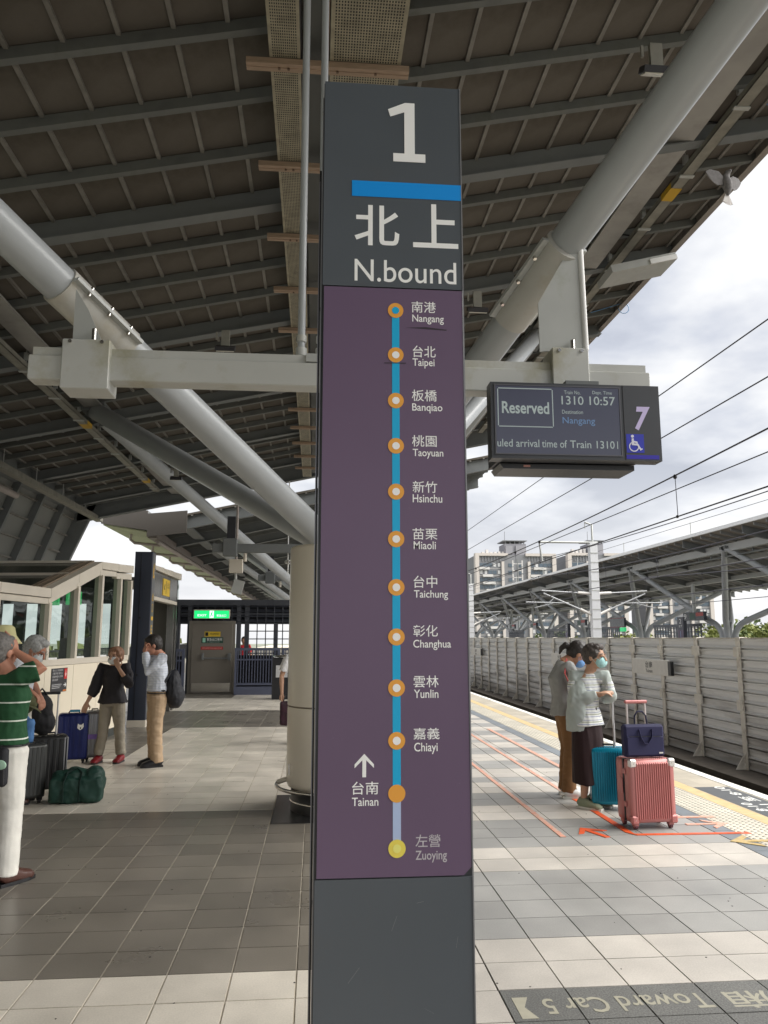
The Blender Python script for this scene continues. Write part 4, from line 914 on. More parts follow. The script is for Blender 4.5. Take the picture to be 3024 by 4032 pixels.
# door
door_m = mat('door_beige_grey', (.23, .21, .175), .4, .2, .05, 2)
MB().box(-3.56, -.13, 0, -2.27, -.05, 2.02).build('door_frame', door_m, sw_)
dr = MB().bbox(-3.47, -.165, .03, -2.35, -.132, 1.965, .004).build('emergency_door', mat('door_leaf', (.20, .18, .15), .38, .25, .05, 2), sw_)
MB().box(-3.44, -.172, .06, -2.38, -.1655, .30).build('kick_plate', chrome, dr)
MB().tube([(-3.15, -.22, .98), (-2.42, -.22, .98)], .018, 8).box(-2.45, -.24, .92, -2.37, -.166, 1.12).box(-3.17, -.24, .94, -3.12, -.166, 1.12).build('panic_bar', gird_m, dr)
MDr = PL((0, -.1655, 0), (1, 0, 0), (0, 0, 1))
plate(-3.12, 1.58, -2.68, 1.72, .0, .004, MDr).build('yellow_notice', mat('notice_yellow', (.65, .45, .03), .4), dr); text('本區域錄影監控', 'lettering', black, (-2.98, 1.63, -2.71, 1.68), MDr, dr, depth=.006); plate(-3.10, 1.60, -3.02, 1.70, .0045, .006, MDr).build('camera_icon', black, dr)
plate(-3.20, 1.40, -2.60, 1.56, .0, .004, MDr).build('green_notice', mat('notice_green', (.01, .06, .04), .4), dr); text('緊急出口專用', 'lettering', wl, (-3.05, 1.46, -2.63, 1.54), MDr, dr, depth=.006); text('For emergency exit only', 'lettering', wl, (-3.05, 1.42, -2.70, 1.44), MDr, dr, depth=.006); plate(-3.17, 1.42, -3.09, 1.54, .0045, .006, MDr).build('exit_icon', mat('icon_green', (.3, .6, .45), .4), dr)
plate(-3.21, 1.22, -2.60, 1.30, .0, .004, MDr).build('red_notice', mat('notice_red', (.40, .02, .02), .4), dr); text('非緊急時請勿開啟 違者依法送辦', 'lettering', mat('pink_text', (.7, .4, .35), .5), (-3.18, 1.24, -2.63, 1.28), MDr, dr, depth=.006)
# exit sign
es = empty('exit_sign', (-2.92, SW - .28, 2.2), label='lit green EXIT sign above the beige emergency door', cat='sign')
eg = mat('exit_sign_green', (.01, .42, .12), .4, emit=(.01, .62, .16), es=.55); ew = mat('exit_sign_white', (.7, .9, .75), .4, emit=(.7, 1, .8), es=.5)
MB().bbox(-.50, -.06, -.12, .50, .06, .13, .006).build('housing', alu, es); MX = PL((0, -.061, 0), (1, 0, 0), (0, 0, 1))
plate(-.48, -.11, .48, .10, 0, .003, MX).build('face', eg, es); text('EXIT', 'lettering', ew, (-.39, -.06, -.14, .0), MX, es, .02, depth=.005); text('緊急出口', 'lettering', ew, (.14, -.07, .40, .0), MX, es, .01, depth=.005)
plate(-.06, -.10, .06, .10, .0035, .005, MX).build('icon_panel', ew, es)
mi = MB(); disc(mi, (.012, .065), .015, .0055, .007, MX, 12); mi.prism([(-.02, .045), (.02, .045), (.01, -.01), (.035, -.05), (.02, -.06), (-.005, -.02), (-.035, -.075), (-.048, -.065), (-.02, -.01)], 'z', .0055, .007, MX); mi.build('running_figure', eg, es)
# blue-grey railings in front of the screen
def railing(x0, x1, y, z1, lab, side=None):
    t = empty('railing', ((x0 + x1) / 2, y, 0), label=lab, cat='railing', group='blue-grey railings in front of the screen wall'); h = (x1 - x0) / 2
    MB().box(-h, -.03, z1 - .07, h, .03, z1).build('top_rail', blue_rail, t); MB().box(-h, -.03, z1 - .34, h, .03, z1 - .30).build('rail', blue_rail, t); MB().box(-h, -.06, 0, h, .06, .22).build('kerb_plate', blue_rail, t)
    MB().box(-h, -.03, .26, h, .03, .32).build('rail', blue_rail, t)
    MB().box(-h, .05, .05, h, .07, z1 - .2).build('backing_mesh', mat('backing_dark', (.02, .021, .026), .8), t)
    for x in (-h, h - .06): MB().box(x, -.035, .22, x + .06, .035, z1 - .07).build('post', blue_rail, t)
    n = int(2 * h / .075); bme = MB().box(0, -.02, .32, .025, .02, z1 - .07).mesh('baluster', blue_rail)
    for k in range(1, n): link('baluster', bme, t, (-h + 2 * h * k / n, 0, 0))
    return t
railing(-2.22, -.98, SW - .55, 1.27, 'left railing panel just right of the emergency door')
railing(-.92, .35, SW - .55, 1.27, 'right railing panel partly behind the beige column')
railing(-4.6, -3.62, SW - .35, 1.24, 'short railing panel left of the emergency door')
# distant side fence on the west edge with greenery behind
fe = empty('west_fence', (-9.3, 10, 0), label='dark low fence along the west platform edge seen through the kiosk glass', cat='fence')
MB().box(-.03, -8, 1.05, .03, 80, 1.11).box(-.03, -8, .1, .03, 80, .16).build('rails', dark, fe)
bme = MB().box(-.012, -.02, .1, .012, .02, 1.06).mesh('baluster', dark)
mb = MB()
for k in range(560): mb.box(-.012, -8 + .155 * k, .16, .012, -7.96 + .155 * k, 1.05)
mb.build('balusters', dark, fe, kind='stuff')

# ================================================================ CATENARY
arm_g = mat('arm_grey', (.36, .37, .38), .45, .2)
cp = mat('pole_white', (.66, .67, .68), .45, .1, .04, 3)
wire_m = mat('wire_dark', (.09, .09, .11), .5, .5); ins = mat('insulator', (.62, .60, .56), .4)
def mast(y, lab):
    t = empty('catenary_mast', (15.4, y, TZ), label=lab, cat='mast', group='catenary masts between the tracks')
    mb = MB().prism([(-.26, 0), (.26, 0), (.21, 8.0), (-.21, 8.0)], 'y', -.2, .2); mb.build('pole', cp, t)
    mb = MB()
    for k in range(14): mb.box(-.25 + .003 * k, -.215, .6 + .52 * k, .25 - .003 * k, -.2, .66 + .52 * k)
    mb.build('pole_bands', steel, t)
    MB().tube([(-3.1, 0, 8.0), (.3, 0, 8.0)], .06, 8).tube([(-3.05, 0, 8.0), (-2.9, 0, 6.9)], .05, 6).build('top_arm', steel, t)
    MB().tube([(0, 0, 8.0), (0, 0, 9.0), (-.4, 0, 9.15)], .06, 6).tube([(-.4, 0, 9.15), (-.4, 0, 8.8)], .03, 6).build('finial', steel, t)
    for s in (-1, 1):
        MB().tube([(s * .25, 0, 5.15), (s * 3.0, 0, 5.3)], .04, 8).build('upper_tube', arm_g, t)
        MB().tube([(s * .2, 0, 4.0), (s * 2.9, 0, 5.15)], .045, 8).build('diagonal_tube', arm_g, t)
        MB().tube([(s * .25, 0, 5.15), (s * .95, 0, 5.19)], .08, 8).tube([(s * .25, 0, 4.0), (s * .85, 0, 4.28)], .08, 8).build('insulator', ins, t)
        MB().tube([(s * 1.5, 0, 4.62), (s * 3.9, 0, 4.66)], .035, 8).tube([(s * 2.4, 0, 4.6), (s * 3.4, 0, 4.36)], .03, 6).tube([(s * 2.3, 0, 4.9), (s * 2.6, 0, 4.64)], .03, 6).build('registration_arm', arm_g, t)
mast(42.2, 'big white catenary mast standing between the tracks beyond the two women')
mast(77.0, 'second white catenary mast far down the tracks at the edge of the sign pillar')
mast(112.0, 'farthest and smallest of the three white catenary masts')
def wire(x, z, lab, sag=0, y0=-6, y1=147, r=.014, drop=None, phase=0):
    t = empty('overhead_wire', (x, 0, 0), label=lab, cat='overhead wire', group='overhead wires along the tracks')
    pts = []
    for i in range(103):
        y = y0 + (y1 - y0) * i / 102; ph = ((y - 7.2) / 35.0) % 1.0
        pts.append((0, y, z - sag * 4 * ph * (1 - ph)))
    MB().tube(pts, r, 5).build('wire', wire_m, t)
    if drop:
        zc, ys = drop
        for y in ys:
            ph = ((y - 7.2) / 35.0) % 1.0; zt = z - sag * 4 * ph * (1 - ph)
            MB().tube([(0, y, zt), (.01, y, zc)], .007, 5).build('dropper', wire_m, t)
            MB().ell((0, y, zt - .02), (.035, .035, .045)).ell((0, y, zc), (.02, .05, .03)).build('dropper_clamp', dark, t)
    return t
wire(6.3, 4.55, 'messenger wire with droppers above the nearest track', .30, drop=(3.65, [13.0, 21.5] + [24.2 + 6.2 * k for k in range(16)]))
wire(6.3, 3.65, 'contact wire above the nearest track', 0, r=.013)
wire(6.4, 6.06, 'uppermost thin wire crossing the sky right of the departure display', 0, r=.011)
wire(6.4, 5.24, 'second thin wire from the top crossing the sky', 0, r=.011)
wire(7.2, 4.5, 'thin feeder wire just under the messenger wire', 0, r=.011)
wire(12.2, 4.9, 'messenger wire of the second track in front of the far canopy', .5, r=.02, drop=(3.70, [27 + 5.0 * k for k in range(18)]))
wire(12.2, 3.70, 'contact wire of the second track', 0, r=.018)
wire(12.9, 6.0, 'feeder wire on top of the catenary masts', .3, r=.018)
wire(18.5, 4.9, 'messenger wire of the third track', .5, r=.022, drop=(3.70, [36 + 6.5 * k for k in range(12)]))
wire(18.5, 3.70, 'contact wire of the third track', 0, r=.02)
wire(24.4, 3.75, 'contact wire of the fourth track by the far platform', 0, r=.02)
wire(26.15, 9.5, 'lightning wire held on rods above the far canopy edge', 0, r=.018)

# ================================================================ APARTMENT TOWERS
wd = mat('tower_grey_hazed', (.22, .222, .235), .8, 0, .08, .08); ww = mat('tower_white', (.60, .58, .56), .7, 0, .05, .1); wg = mat('tower_window', (.10, .13, .16), .15, .0); wtan = mat('tower_cream', (.58, .53, .49), .7); wlt = mat('window_white', (.60, .60, .60), .6); core_m = mat('tower_core', (.25, .245, .27), .8)  # tower grey lightened: distance haze put into the colour
win_me = MB().box(-.9, -.16, -.8, .9, .05, .8).mesh('window', wg)
win_me2 = MB().box(-.55, -.16, -.8, .55, .05, .8).mesh('window', wlt)
def tower(x, y, w, h, lab, core=True, dep=22, seed=1):
    rr = random.Random(seed); t = empty('apartment_tower', (x, y, -10), label=lab, cat='building', group='grey and white apartment towers beyond the far platform')
    H_ = h + 10; MB().box(-w / 2, 0, 0, w / 2, dep, H_).build('wall', wd, t)
    FL = 3.35; nf = int(H_ / FL)
    for sx in (-1, 1):
        MB().box(sx * w / 2 - .9, -1.0, 0, sx * w / 2 + .9, 2.5, H_ + .6).build('frame_column', wtan, t)
        MB().box(sx * w * .17 - .6, -1.1, 0, sx * w * .17 + .6, .6, H_ - 3.2).build('frame_column', wtan, t)
    for sx in (-1, 1):
        a, b = (-w / 2 + .9, -w * .10) if sx < 0 else (w * .10 + 1, w / 2 - .9)
        MB().box(a, -1.0, H_ - .6, b, 2.2, H_ + .6).build('roof_frame', wtan, t)
        for k in range(7): MB().box(a + 1.5 + k * 1.35, -.3, H_ - 3.2, a + 2.1 + k * 1.35, .3, H_ - .6).build('louvre_post', wd, t)
    for f in range(1, nf):
        z = H_ - 3.0 - FL * f
        if z < 1: break
        for (a, b) in ((-w / 2 + .9, -w * .17 - .6), (w * .17 + .6, w / 2 - .9)):
            L_ = b - a; o1 = rr.choice((0, .25, .5)) * L_ * .6; o2 = L_ * rr.choice((.45, .55))
            MB().box(a + o1, -1.35, z - .55, a + o1 + o2, -.06, z + .55).build('balcony', ww, t)
            MB().box(a, -.12, z - .15, b, -.01, z + .12).build('floor_band', mat('tower_band', (.45, .44, .43), .8), t)
            for k in range(5):
                xx = a + L_ * (k + .5) / 5
                link('window', win_me2 if rr.random() < .3 else win_me, t, (xx, -.02, z + 1.6))
        for xx in (-w * .07, w * .07): link('window', win_me, t, (xx, -.02, z + 1.5))
    if core:
        MB().box(-w * .13, 1.0, H_ - 6, w * .15, 12, H_ + 5.2).build('lift_core', core_m, t)
        MB().box(-w * .12, .4, H_ + .5, -w * .03, .99, H_ + 4.2).box(-.3 + w * .02, .4, H_ - 2, w * .14, .99, H_ + 4.4).build('core_panel', mat('core_panel', (.30, .295, .32), .8), t)
        MB().box(-w * .15, .5, H_ + 6.4, w * .16, 12.4, H_ + 6.8).build('core_canopy', wd, t)
        for k in range(5): MB().box(-w * .12 + k * w * .06, 1.2, H_ + 5.2, -w * .12 + .4 + k * w * .06, 1.6, H_ + 6.4).build('canopy_post', wd, t)
        MB().tube([(-w * .12, 2, H_ + 5), (-w * .12, 2, H_ + 11)], .12, 5).build('antenna', wd, t)
    for k in range(6): MB().box(-w * .42 + k * 1.9, 2, H_, -w * .42 + 1.1 + k * 1.9, 4, H_ + rr.uniform(.8, 3.0)).build('roof_tank', ww, t)
    return t
tower(91, 350, 36, 39.2, 'left apartment tower with dark lift core rising above the canopy beside the sign pillar', seed=3)
tower(130, 352, 26, 39.9, 'right apartment tower half hidden behind the white catenary mast', seed=5)
tower(171, 355, 30, 32, 'apartment block seen under the far canopy behind display 9', False, seed=8)
tower(139, 410, 26, 30, 'apartment block seen between the far platform columns', False, seed=9)
tower(64, 430, 22, 22, 'low pale block at the left end of the far canopy', False, seed=12)
ta = empty('antenna_mast', (52.5, 200, -10), label='thin lattice telecom mast in front of the left apartment tower', cat='mast')
MB().tube([(0, 0, 0), (0, 0, 32)], [.35, .12], 6).build('pole', gird_m, ta)
for k in range(3): MB().box(-1.4, -.1, 27 + 1.8 * k, 1.4, .1, 27.2 + 1.8 * k).build('antenna_arm', ww, ta); MB().box(-1.4, -.2, 26.4 + 1.8 * k, -1.1, .2, 28 + 1.8 * k).box(1.1, -.2, 26.4 + 1.8 * k, 1.4, .2, 28 + 1.8 * k).build('antenna_panel', ww, ta)

# ================================================================ TREES
trunk_m = mat('bark', (.12, .09, .06), .9, 0, .2, 4)
leaf_ms = [mat('leaf_green_%s' % n_, c, .7) for n_, c in (('deep', (.05, .085, .022)), ('mid', (.085, .125, .03)), ('light', (.15, .17, .035)))]
def leafmesh(seed, h, w, nl, m):
    rr = random.Random(seed); mb = MB()
    cl_ = [(Vector((rr.gauss(0, w * .30), rr.gauss(0, w * .30), h * rr.uniform(.42, .95))), rr.uniform(.10, .2) * w) for _ in range(16)]
    for _ in range(nl):
        c, r = rr.choice(cl_); d = Vector((rr.gauss(0, 1), rr.gauss(0, 1), rr.gauss(0, .8))); d = d.normalized() * r * rr.uniform(.55, 1.1) * 1.3
        p = c + d; s = rr.uniform(.2, .42) * (w / 6) ** .5
        n = Vector((rr.gauss(0, 1), rr.gauss(0, 1), rr.gauss(.6, 1))).normalized(); u = n.orthogonal().normalized() * s; v = n.cross(u) * .7
        mb.add([p - u, p + v, p + u, p - v], [(0, 1, 2, 3)])
    return mb.mesh('leaves', m), cl_
TREES = {}
def tree(x, y, h, w, lab, seed, kind, z=-10, grp='trees beyond the platforms'):
    t = empty('tree', (x, y, z), seed, label=lab, cat='tree', group=grp)
    mb = MB().tube([(0, 0, 0), (.1, .1, h * .3), (0, .1, h * .55), (.1, 0, h * .85)], [h * .03, h * .022, h * .014, .03], 7)
    key = (seed % 4, kind, h, w)
    if key not in TREES: TREES[key] = leafmesh(seed % 4, h, w, 2200, leaf_ms[kind])
    me, cl_ = TREES[key]
    for c, r in cl_[:8]: mb.tube([(0, .05, h * .4), (c * .6)[:], c[:]], [h * .012, h * .008, .02], 5)
    mb.build('trunk', trunk_m, t); link('crown', me, t)
tl = ['round yellow-green tree at the far right under the canopy', 'dark bushy tree at the right edge of the picture', 'small light green tree right of display 9', 'pale tree seen between the second and third far columns', 'small tree beside the second far sign pillar', 'low olive tree behind the white catenary mast']
for (x, y, h, w, k), lab in zip(((84, 150, 13.6, 12, 2), (92, 150, 14, 13, 1), (62, 150, 13.2, 9, 2), (47.2, 150, 12.6, 6, 1), (38, 150, 12.4, 6, 0), (54, 150, 12.6, 6, 2)), tl): tree(x, y, h, w, lab, int(x), k)
for n_, (x, y, h, k) in enumerate(((-16, 26, 10.0, 2), (-22, 32, 10.2, 1), (-14, 36, 10.3, 2), (-30, 50, 10.4, 0), (-18, 52, 10.4, 1), (-12.5, 60, 10.4, 2))):
    tree(x, y, h, 8, ('nearest', 'second', 'third', 'fourth', 'fifth', 'sixth')[n_] + ' yellow-green tree outside the west fence behind the kiosk glass', 50 + n_, k, grp='trees outside the west fence')

# ================================================================ BIRD, CAMERA, SPEAKER
bw = mat('pigeon_grey', (.20, .19, .19), .8, 0, .2, 40); bwh = mat('pigeon_white', (.65, .62, .6), .8)
pg_ = empty('pigeon', (4.12, 6.98, 6.12), R(20), label='grey pigeon with white tail fluttering at the right roof edge', cat='bird')
MB().tube([(0, 0, -.12), (0, -.01, -.06), (0, 0, .02), (0, .01, .09), (.01, -.02, .13), (.02, -.05, .14)], [.015, .04, .055, .04, .028, .012], 10).build('body', bw, pg_)
MB().add([(-.02, 0, -.1), (.02, 0, -.1), (.075, .01, -.2), (.03, .0, -.225), (-.03, .0, -.225), (-.075, .01, -.2)], [(0, 1, 2, 3, 4, 5)]).prism([(-.07, -.2), (.07, -.2), (.02, -.1), (-.02, -.1)], 'y', .002, .006).build('tail', bwh, pg_)
for s in (-1, 1):
    w_ = MB(); q = [(s * .03, 0, .07), (s * .10, .0, .12), (s * .2, .02, .13), (s * .25, .03, .10), (s * .22, .03, .05), (s * .17, .02, .0), (s * .12, .01, -.03), (s * .04, 0, -.01)]
    w_.add(q + [(a, b + .008, c) for a, b, c in q], [tuple(range(8)), tuple(range(8, 16))] + [(i, (i + 1) % 8, 8 + (i + 1) % 8, 8 + i) for i in range(8)]); w_.build('wing', bw, pg_)
cc_ = empty('cctv_camera', (-.62, 17.0, 3.16), R(20), label='white bullet surveillance camera near the top left of the beige column', cat='camera')
MB().tube([(0, -.16, 0), (0, .12, .03)], .045, 12).build('body', white_p, cc_); MB().tube([(0, -.165, 0), (0, -.15, 0)], .03, 10).build('lens', black, cc_); MB().tube([(0, 0, 0), (0, .02, -.25)], .012, 6).tube([(0, .02, .0), (0, .02, 1.8)], .014, 6).build('bracket', white_p, cc_)
sp_ = empty('junction_box', (-1.9, 18.6, 3.22), label='pale junction box on a pipe above the screen wall', cat='box')
MB().bbox(-.16, -.08, -.16, .16, .08, .16, .01).build('box', alu, sp_); MB().tube([(0, 0, .16), (0, 0, 2.0)], .03, 8).build('pipe', pp, sp_); MB().tube([(0, 0, -.16), (0, 0, -.5)], .03, 6).box(.05, -.05, -.62, .3, .02, -.3, Matrix.Rotation(.25, 4, 'Y')).build('speaker', steel, sp_)
for n_, (x, y, z) in enumerate(((-1.15, 17.0, 3.46), (-.75, 25.0, 3.42))):
    t = empty('hanging_cross_beam', (x, y, z), label=('dark cross beam with box hanger behind the left tubes', 'second smaller cross beam farther away behind the left tubes')[n_], cat='beam', group='distant hanging beams')
    MB().bbox(-1.1, -.07, -.09, 1.4, .07, .10, .01).build('beam', gird_m, t); MB().bbox(-.87, -.12, -.17, -.57, .12, .21, .01).build('hanger_box', gird_m, t); MB().box(-.8, -.03, .2, -.62, .03, .7).build('hanger_plate', dark, t); MB().tube([(-.4, 0, -.10), (-.4, 0, -.28)], .04, 8).build('light_tube', alu, t)
# ================================================================ PEOPLE
DG = bpy.context.evaluated_depsgraph_get
def cloth_mat(name, col, rough=.85, **k): return mat(name, col, rough, var=k.pop('var', .08), vs=k.pop('vs', 9), bump=k.pop('bump', .12), bs=k.pop('bs', 130), **k)
def remesh(mb, name, m, parent, voxel=.008, smooth=3, wr=0.0, ws=14.0, seed=0, zs=.6, cut=None):
    me = mb.mesh(name, m); o = bpy.data.objects.new(name, me); COL.objects.link(o)
    r = o.modifiers.new('r', 'REMESH'); r.mode = 'VOXEL'; r.voxel_size = voxel; r.use_smooth_shade = True
    if smooth: s = o.modifiers.new('s', 'SMOOTH'); s.iterations = smooth; s.factor = .5
    bpy.context.view_layer.update()
    me2 = bpy.data.meshes.new_from_object(o.evaluated_get(DG())); bpy.data.objects.remove(o); bpy.data.meshes.remove(me)
    if wr:
        nn = [v.normal.copy() for v in me2.vertices]
        for v, n in zip(me2.vertices, nn):
            q = v.co; p = Vector((q.x * ws, q.y * ws, q.z * ws * zs + seed))
            a = noise.noise(p) * .9 + (1 - abs(noise.noise(p * 1.9 + Vector((3, 1, seed))))) * .7 - .45
            v.co = q + n * (a * wr)
    if cut:
        bm = bmesh.new(); bm.from_mesh(me2); 
        for co, no in cut: bmesh.ops.bisect_plane(bm, geom=bm.verts[:] + bm.edges[:] + bm.faces[:], plane_co=co, plane_no=no, clear_outer=True)
        bm.to_mesh(me2); bm.free()
    me2.name = name; me2.materials.clear(); me2.materials.append(m)
    for p in me2.polygons: p.use_smooth = True; p.material_index = 0
    return link(name, me2, parent)
def skin_mat(name, col): return mat(name, col, .5, var=.07, vs=14, bump=.1, bs=70, spec=.35)
def hand(mb, w, d, nrm, k=1.0, curl=.5, thumb=1):
    """palm at wrist w pointing along d, palm facing nrm; five separate bent fingers"""
    w = Vector(w); d = Vector(d).normalized(); nrm = Vector(nrm); nrm = (nrm - d * nrm.dot(d)).normalized(); s = d.cross(nrm) * thumb
    pc = w + d * .045 * k
    mb.tube([w, w + d * .03 * k, w + d * .065 * k, w + d * .088 * k], [(.026 * k, .018 * k), (.036 * k, .016 * k), (.040 * k, .015 * k), (.036 * k, .012 * k)], 10) if abs(s.z) < 2 else None
    for i, (off, ln) in enumerate(((-.03, .060), (-.010, .074), (.010, .080), (.030, .068))):
        b = w + d * .08 * k + s * off * k; a1 = curl * .8; a2 = curl * 1.9
        p1 = b + (d * math.cos(a1) + nrm * math.sin(a1)) * ln * .5 * k; p2 = p1 + (d * math.cos(a2) + nrm * math.sin(a2)) * ln * .5 * k
        mb.tube([b - d * .02, b, p1, p2], [.0095 * k, .009 * k, .0085 * k, .007 * k], 7)
    t0 = w + d * .025 * k + s * .032 * k; t1 = t0 + (s * .8 + d * .7 + nrm * .3).normalized() * .035 * k; t2 = t1 + (d + nrm * curl * 1.2).normalized() * .03 * k
    mb.tube([t0, t1, t2], [.012 * k, .0105 * k, .009 * k], 7)
def person(loc, rz, h, label, skin, J=None, top=None, bottom=None, hair=None, shoes=None, mask=None, glasses=False, female=False, head_yaw=0, head_pitch=0, curlL=.5, curlR=.5, hdR=None, hdL=None, bulk=1.0, seed=1, hairstyle='short', group='passengers waiting on the platform'):
    root = empty('person', loc, rz, label=label, cat='person', group=group)
    Ri = Matrix.Rotation(-rz, 3, 'Z'); L0 = Vector(loc)
    w2l = lambda p: Ri @ (Vector(p) - L0)
    P = dict(pelvis=(0, 0, .52), waist=(0, .0, .61), chest=(0, .005, .72), neck=(0, -.008, .825), head=(0, .012, .925), hipR=(.052, 0, .505), hipL=(-.052, 0, .505), kneeR=(.058, .012, .285), kneeL=(-.058, .012, .285), ankR=(.06, -.01, .045), ankL=(-.06, -.01, .045), shR=(.112, -.005, .80), shL=(-.112, -.005, .80), elR=(.145, -.01, .63), elL=(-.145, -.01, .63), wrR=(.15, .03, .49), wrL=(-.15, .03, .49))
    P = {k: Vector(v) * h for k, v in P.items()}
    for k, v in (J or {}).items(): P[k] = w2l(v)
    sh = (female and .94 or 1.0) * bulk
    def m_(v): return Vector(v)
    body = MB(); hh = h * .5
    pe, wa, ch, ne, he = P['pelvis'], P['waist'], P['chest'], P['neck'], P['head']
    body.tube([pe - m_((0, 0, .035 * h)), pe, wa, ch, ch.lerp(ne, .6), ne], [(.085 * h * sh, .06 * h), (.095 * h * sh, .066 * h * bulk), (.080 * h * sh, .058 * h * bulk), (.095 * h * sh, .064 * h * bulk), (.085 * h * sh, .05 * h), (.035 * h, .033 * h)], 16)
    # head with jaw, nose, ears
    HR = Matrix.Rotation(head_yaw, 3, 'Z') @ Matrix.Rotation(-head_pitch, 3, 'X')
    k = h * 1.07 if h < 1.55 else h * 1.03
    hc = he - Vector((0, 0, .022))
    def hp(x, y, z): return hc + HR @ Vector((x * k, y * k, z * k))
    body.tube([ne - (he - ne) * .25, ne, ne.lerp(hp(0, -.012, -.03), .8)], [.040 * h, .034 * h, .034 * h], 12)
    body.ell(hp(0, -.008, .012), (.048 * k, .060 * k, .058 * k), HR, 20, 14)
    body.ell(hp(0, .014, -.022), (.040 * k, .042 * k, .046 * k), HR, 16, 12)
    body.ell(hp(0, .030, -.050), (.020 * k, .018 * k, .014 * k), HR, 10, 8)
    body.tube([hp(0, .052, .008), hp(0, .062, -.008), hp(0, .068, -.018), hp(0, .055, -.024)], [.006 * k, .009 * k, .0115 * k, .008 * k], 8)
    for s in (-1, 1):
        body.ell(hp(s * .050, -.004, -.006), (.006 * k, .012 * k, .019 * k), HR, 8, 8)
        body.ell(hp(s * .020, .049, .012), (.016 * k, .006 * k, .005 * k), HR, 8, 6)
        body.ell(hp(s * .024, .040, -.018), (.014 * k, .014 * k, .012 * k), HR, 8, 6)
    body.ell(hp(0, .053, -.036), (.014 * k, .007 * k, .006 * k), HR, 8, 6)
    for s in ('R', 'L'):
        hi, kn, an = P['hip' + s], P['knee' + s], P['ank' + s]
        body.tube([hi + Vector((0, 0, .01)), hi.lerp(kn, .45), kn, kn.lerp(an, .35), an], [.056 * h * sh, .046 * h, .031 * h, .032 * h, .019 * h], 12)
        body.ell(an + Vector((0, .05 * h, -.025 * h)), (.024 * h, .068 * h, .02 * h), None, 10, 8)
        S, E, Wr = P['sh' + s], P['el' + s], P['wr' + s]
        body.tube([ch.lerp(ne, .5), S, S.lerp(E, .5), E, E.lerp(Wr, .3), Wr], [.035 * h, .031 * h, .027 * h, .022 * h, .022 * h, .0145 * h], 12)
        dd = (hdR if s == 'R' else hdL); dv = (Wr - E).normalized()
        nrm = Vector((-1 if s == 'R' else 1, .2, 0))
        if dd: dv = Ri @ Vector(dd[0]); nrm = Ri @ Vector(dd[1])
        hand(body, Wr, dv, nrm, h / 1.65 * 1.05, curlR if s == 'R' else curlL, 1 if s == 'R' else -1)
    bo = remesh(body, 'body', skin, root, .0065, 2)
    eye = mat('eye_dark', (.02, .015, .012), .3); brow = hair[0] if hair else eye
    for s in (-1, 1):
        mb = MB(); mb.ell(hp(s * .021, .0525, .0), (.0085 * k, .004 * k, .0035 * k), HR, 8, 6); mb.build('eye', eye, bo)
        mb = MB(); mb.tube([hp(s * .010, .057, .0165), hp(s * .022, .056, .019), hp(s * .033, .048, .015)], [.0022 * k, .003 * k, .0016 * k], 6); mb.build('eyebrow', brow, bo)
    if not mask: MB().ell(hp(0, .0585, -.036), (.013 * k, .003 * k, .0022 * k), HR, 8, 6).build('mouth', mat('lips', (.30, .12, .10), .5), bo)
    if hair:
        hm, style = hair[0], hairstyle; H = MB()
        H.ell(hp(0, -.018, .022), (.056 * k, .064 * k, .060 * k), HR, 20, 14)
        H.ell(hp(0, -.030, -.002), (.052 * k, .048 * k, .052 * k), HR, 16, 12)
        if style == 'full': 
            for s in (-1, 1): H.ell(hp(s * .036, -.004, .022), (.024 * k, .042 * k, .036 * k), HR, 12, 10)
            H.ell(hp(0, .018, .056), (.042 * k, .034 * k, .022 * k), HR, 12, 10)
        else: H.ell(hp(0, .012, .052), (.040 * k, .036 * k, .018 * k), HR, 12, 10)
        if style == 'ponytail': H.tube([hp(0, -.07, .01), hp(0, -.095, -.005), hp(-.01, -.10, -.04), hp(-.01, -.085, -.075)], [.018 * k, .02 * k, .016 * k, .004 * k], 8)
        remesh(H, 'hair', hm, root, .007, 1, .006 if style == 'full' else .0035, 55, seed, 1)
    if mask:
        M_k = MB()
        M_k.ell(hp(0, .036, -.030), (.042 * k, .034 * k, .034 * k), HR, 18, 12)
        mk = remesh(M_k, 'face_mask', mask, root, .006, 2, .0015, 60, 1, 2)
        for s in (-1, 1): MB().tube([hp(s * .036, .035, -.012), hp(s * .052, -.006, .006), hp(s * .040, .030, -.045)], .0016, 5).build('ear_loop', mask, mk)
    if glasses:
        G = MB()
        for s in (-1, 1):
            G.tube([hp(s * .022 + .0155 * math.cos(a), .060, -.001 + .012 * math.sin(a)) for a in [i * math.pi / 6 for i in range(13)]], .0014, 5)
            G.tube([hp(s * .037, .058, .002), hp(s * .051, .0, .004)], .0014, 5)
        G.tube([hp(-.007, .061, .001), hp(.007, .061, .001)], .0014, 5); G.build('glasses', black, root)
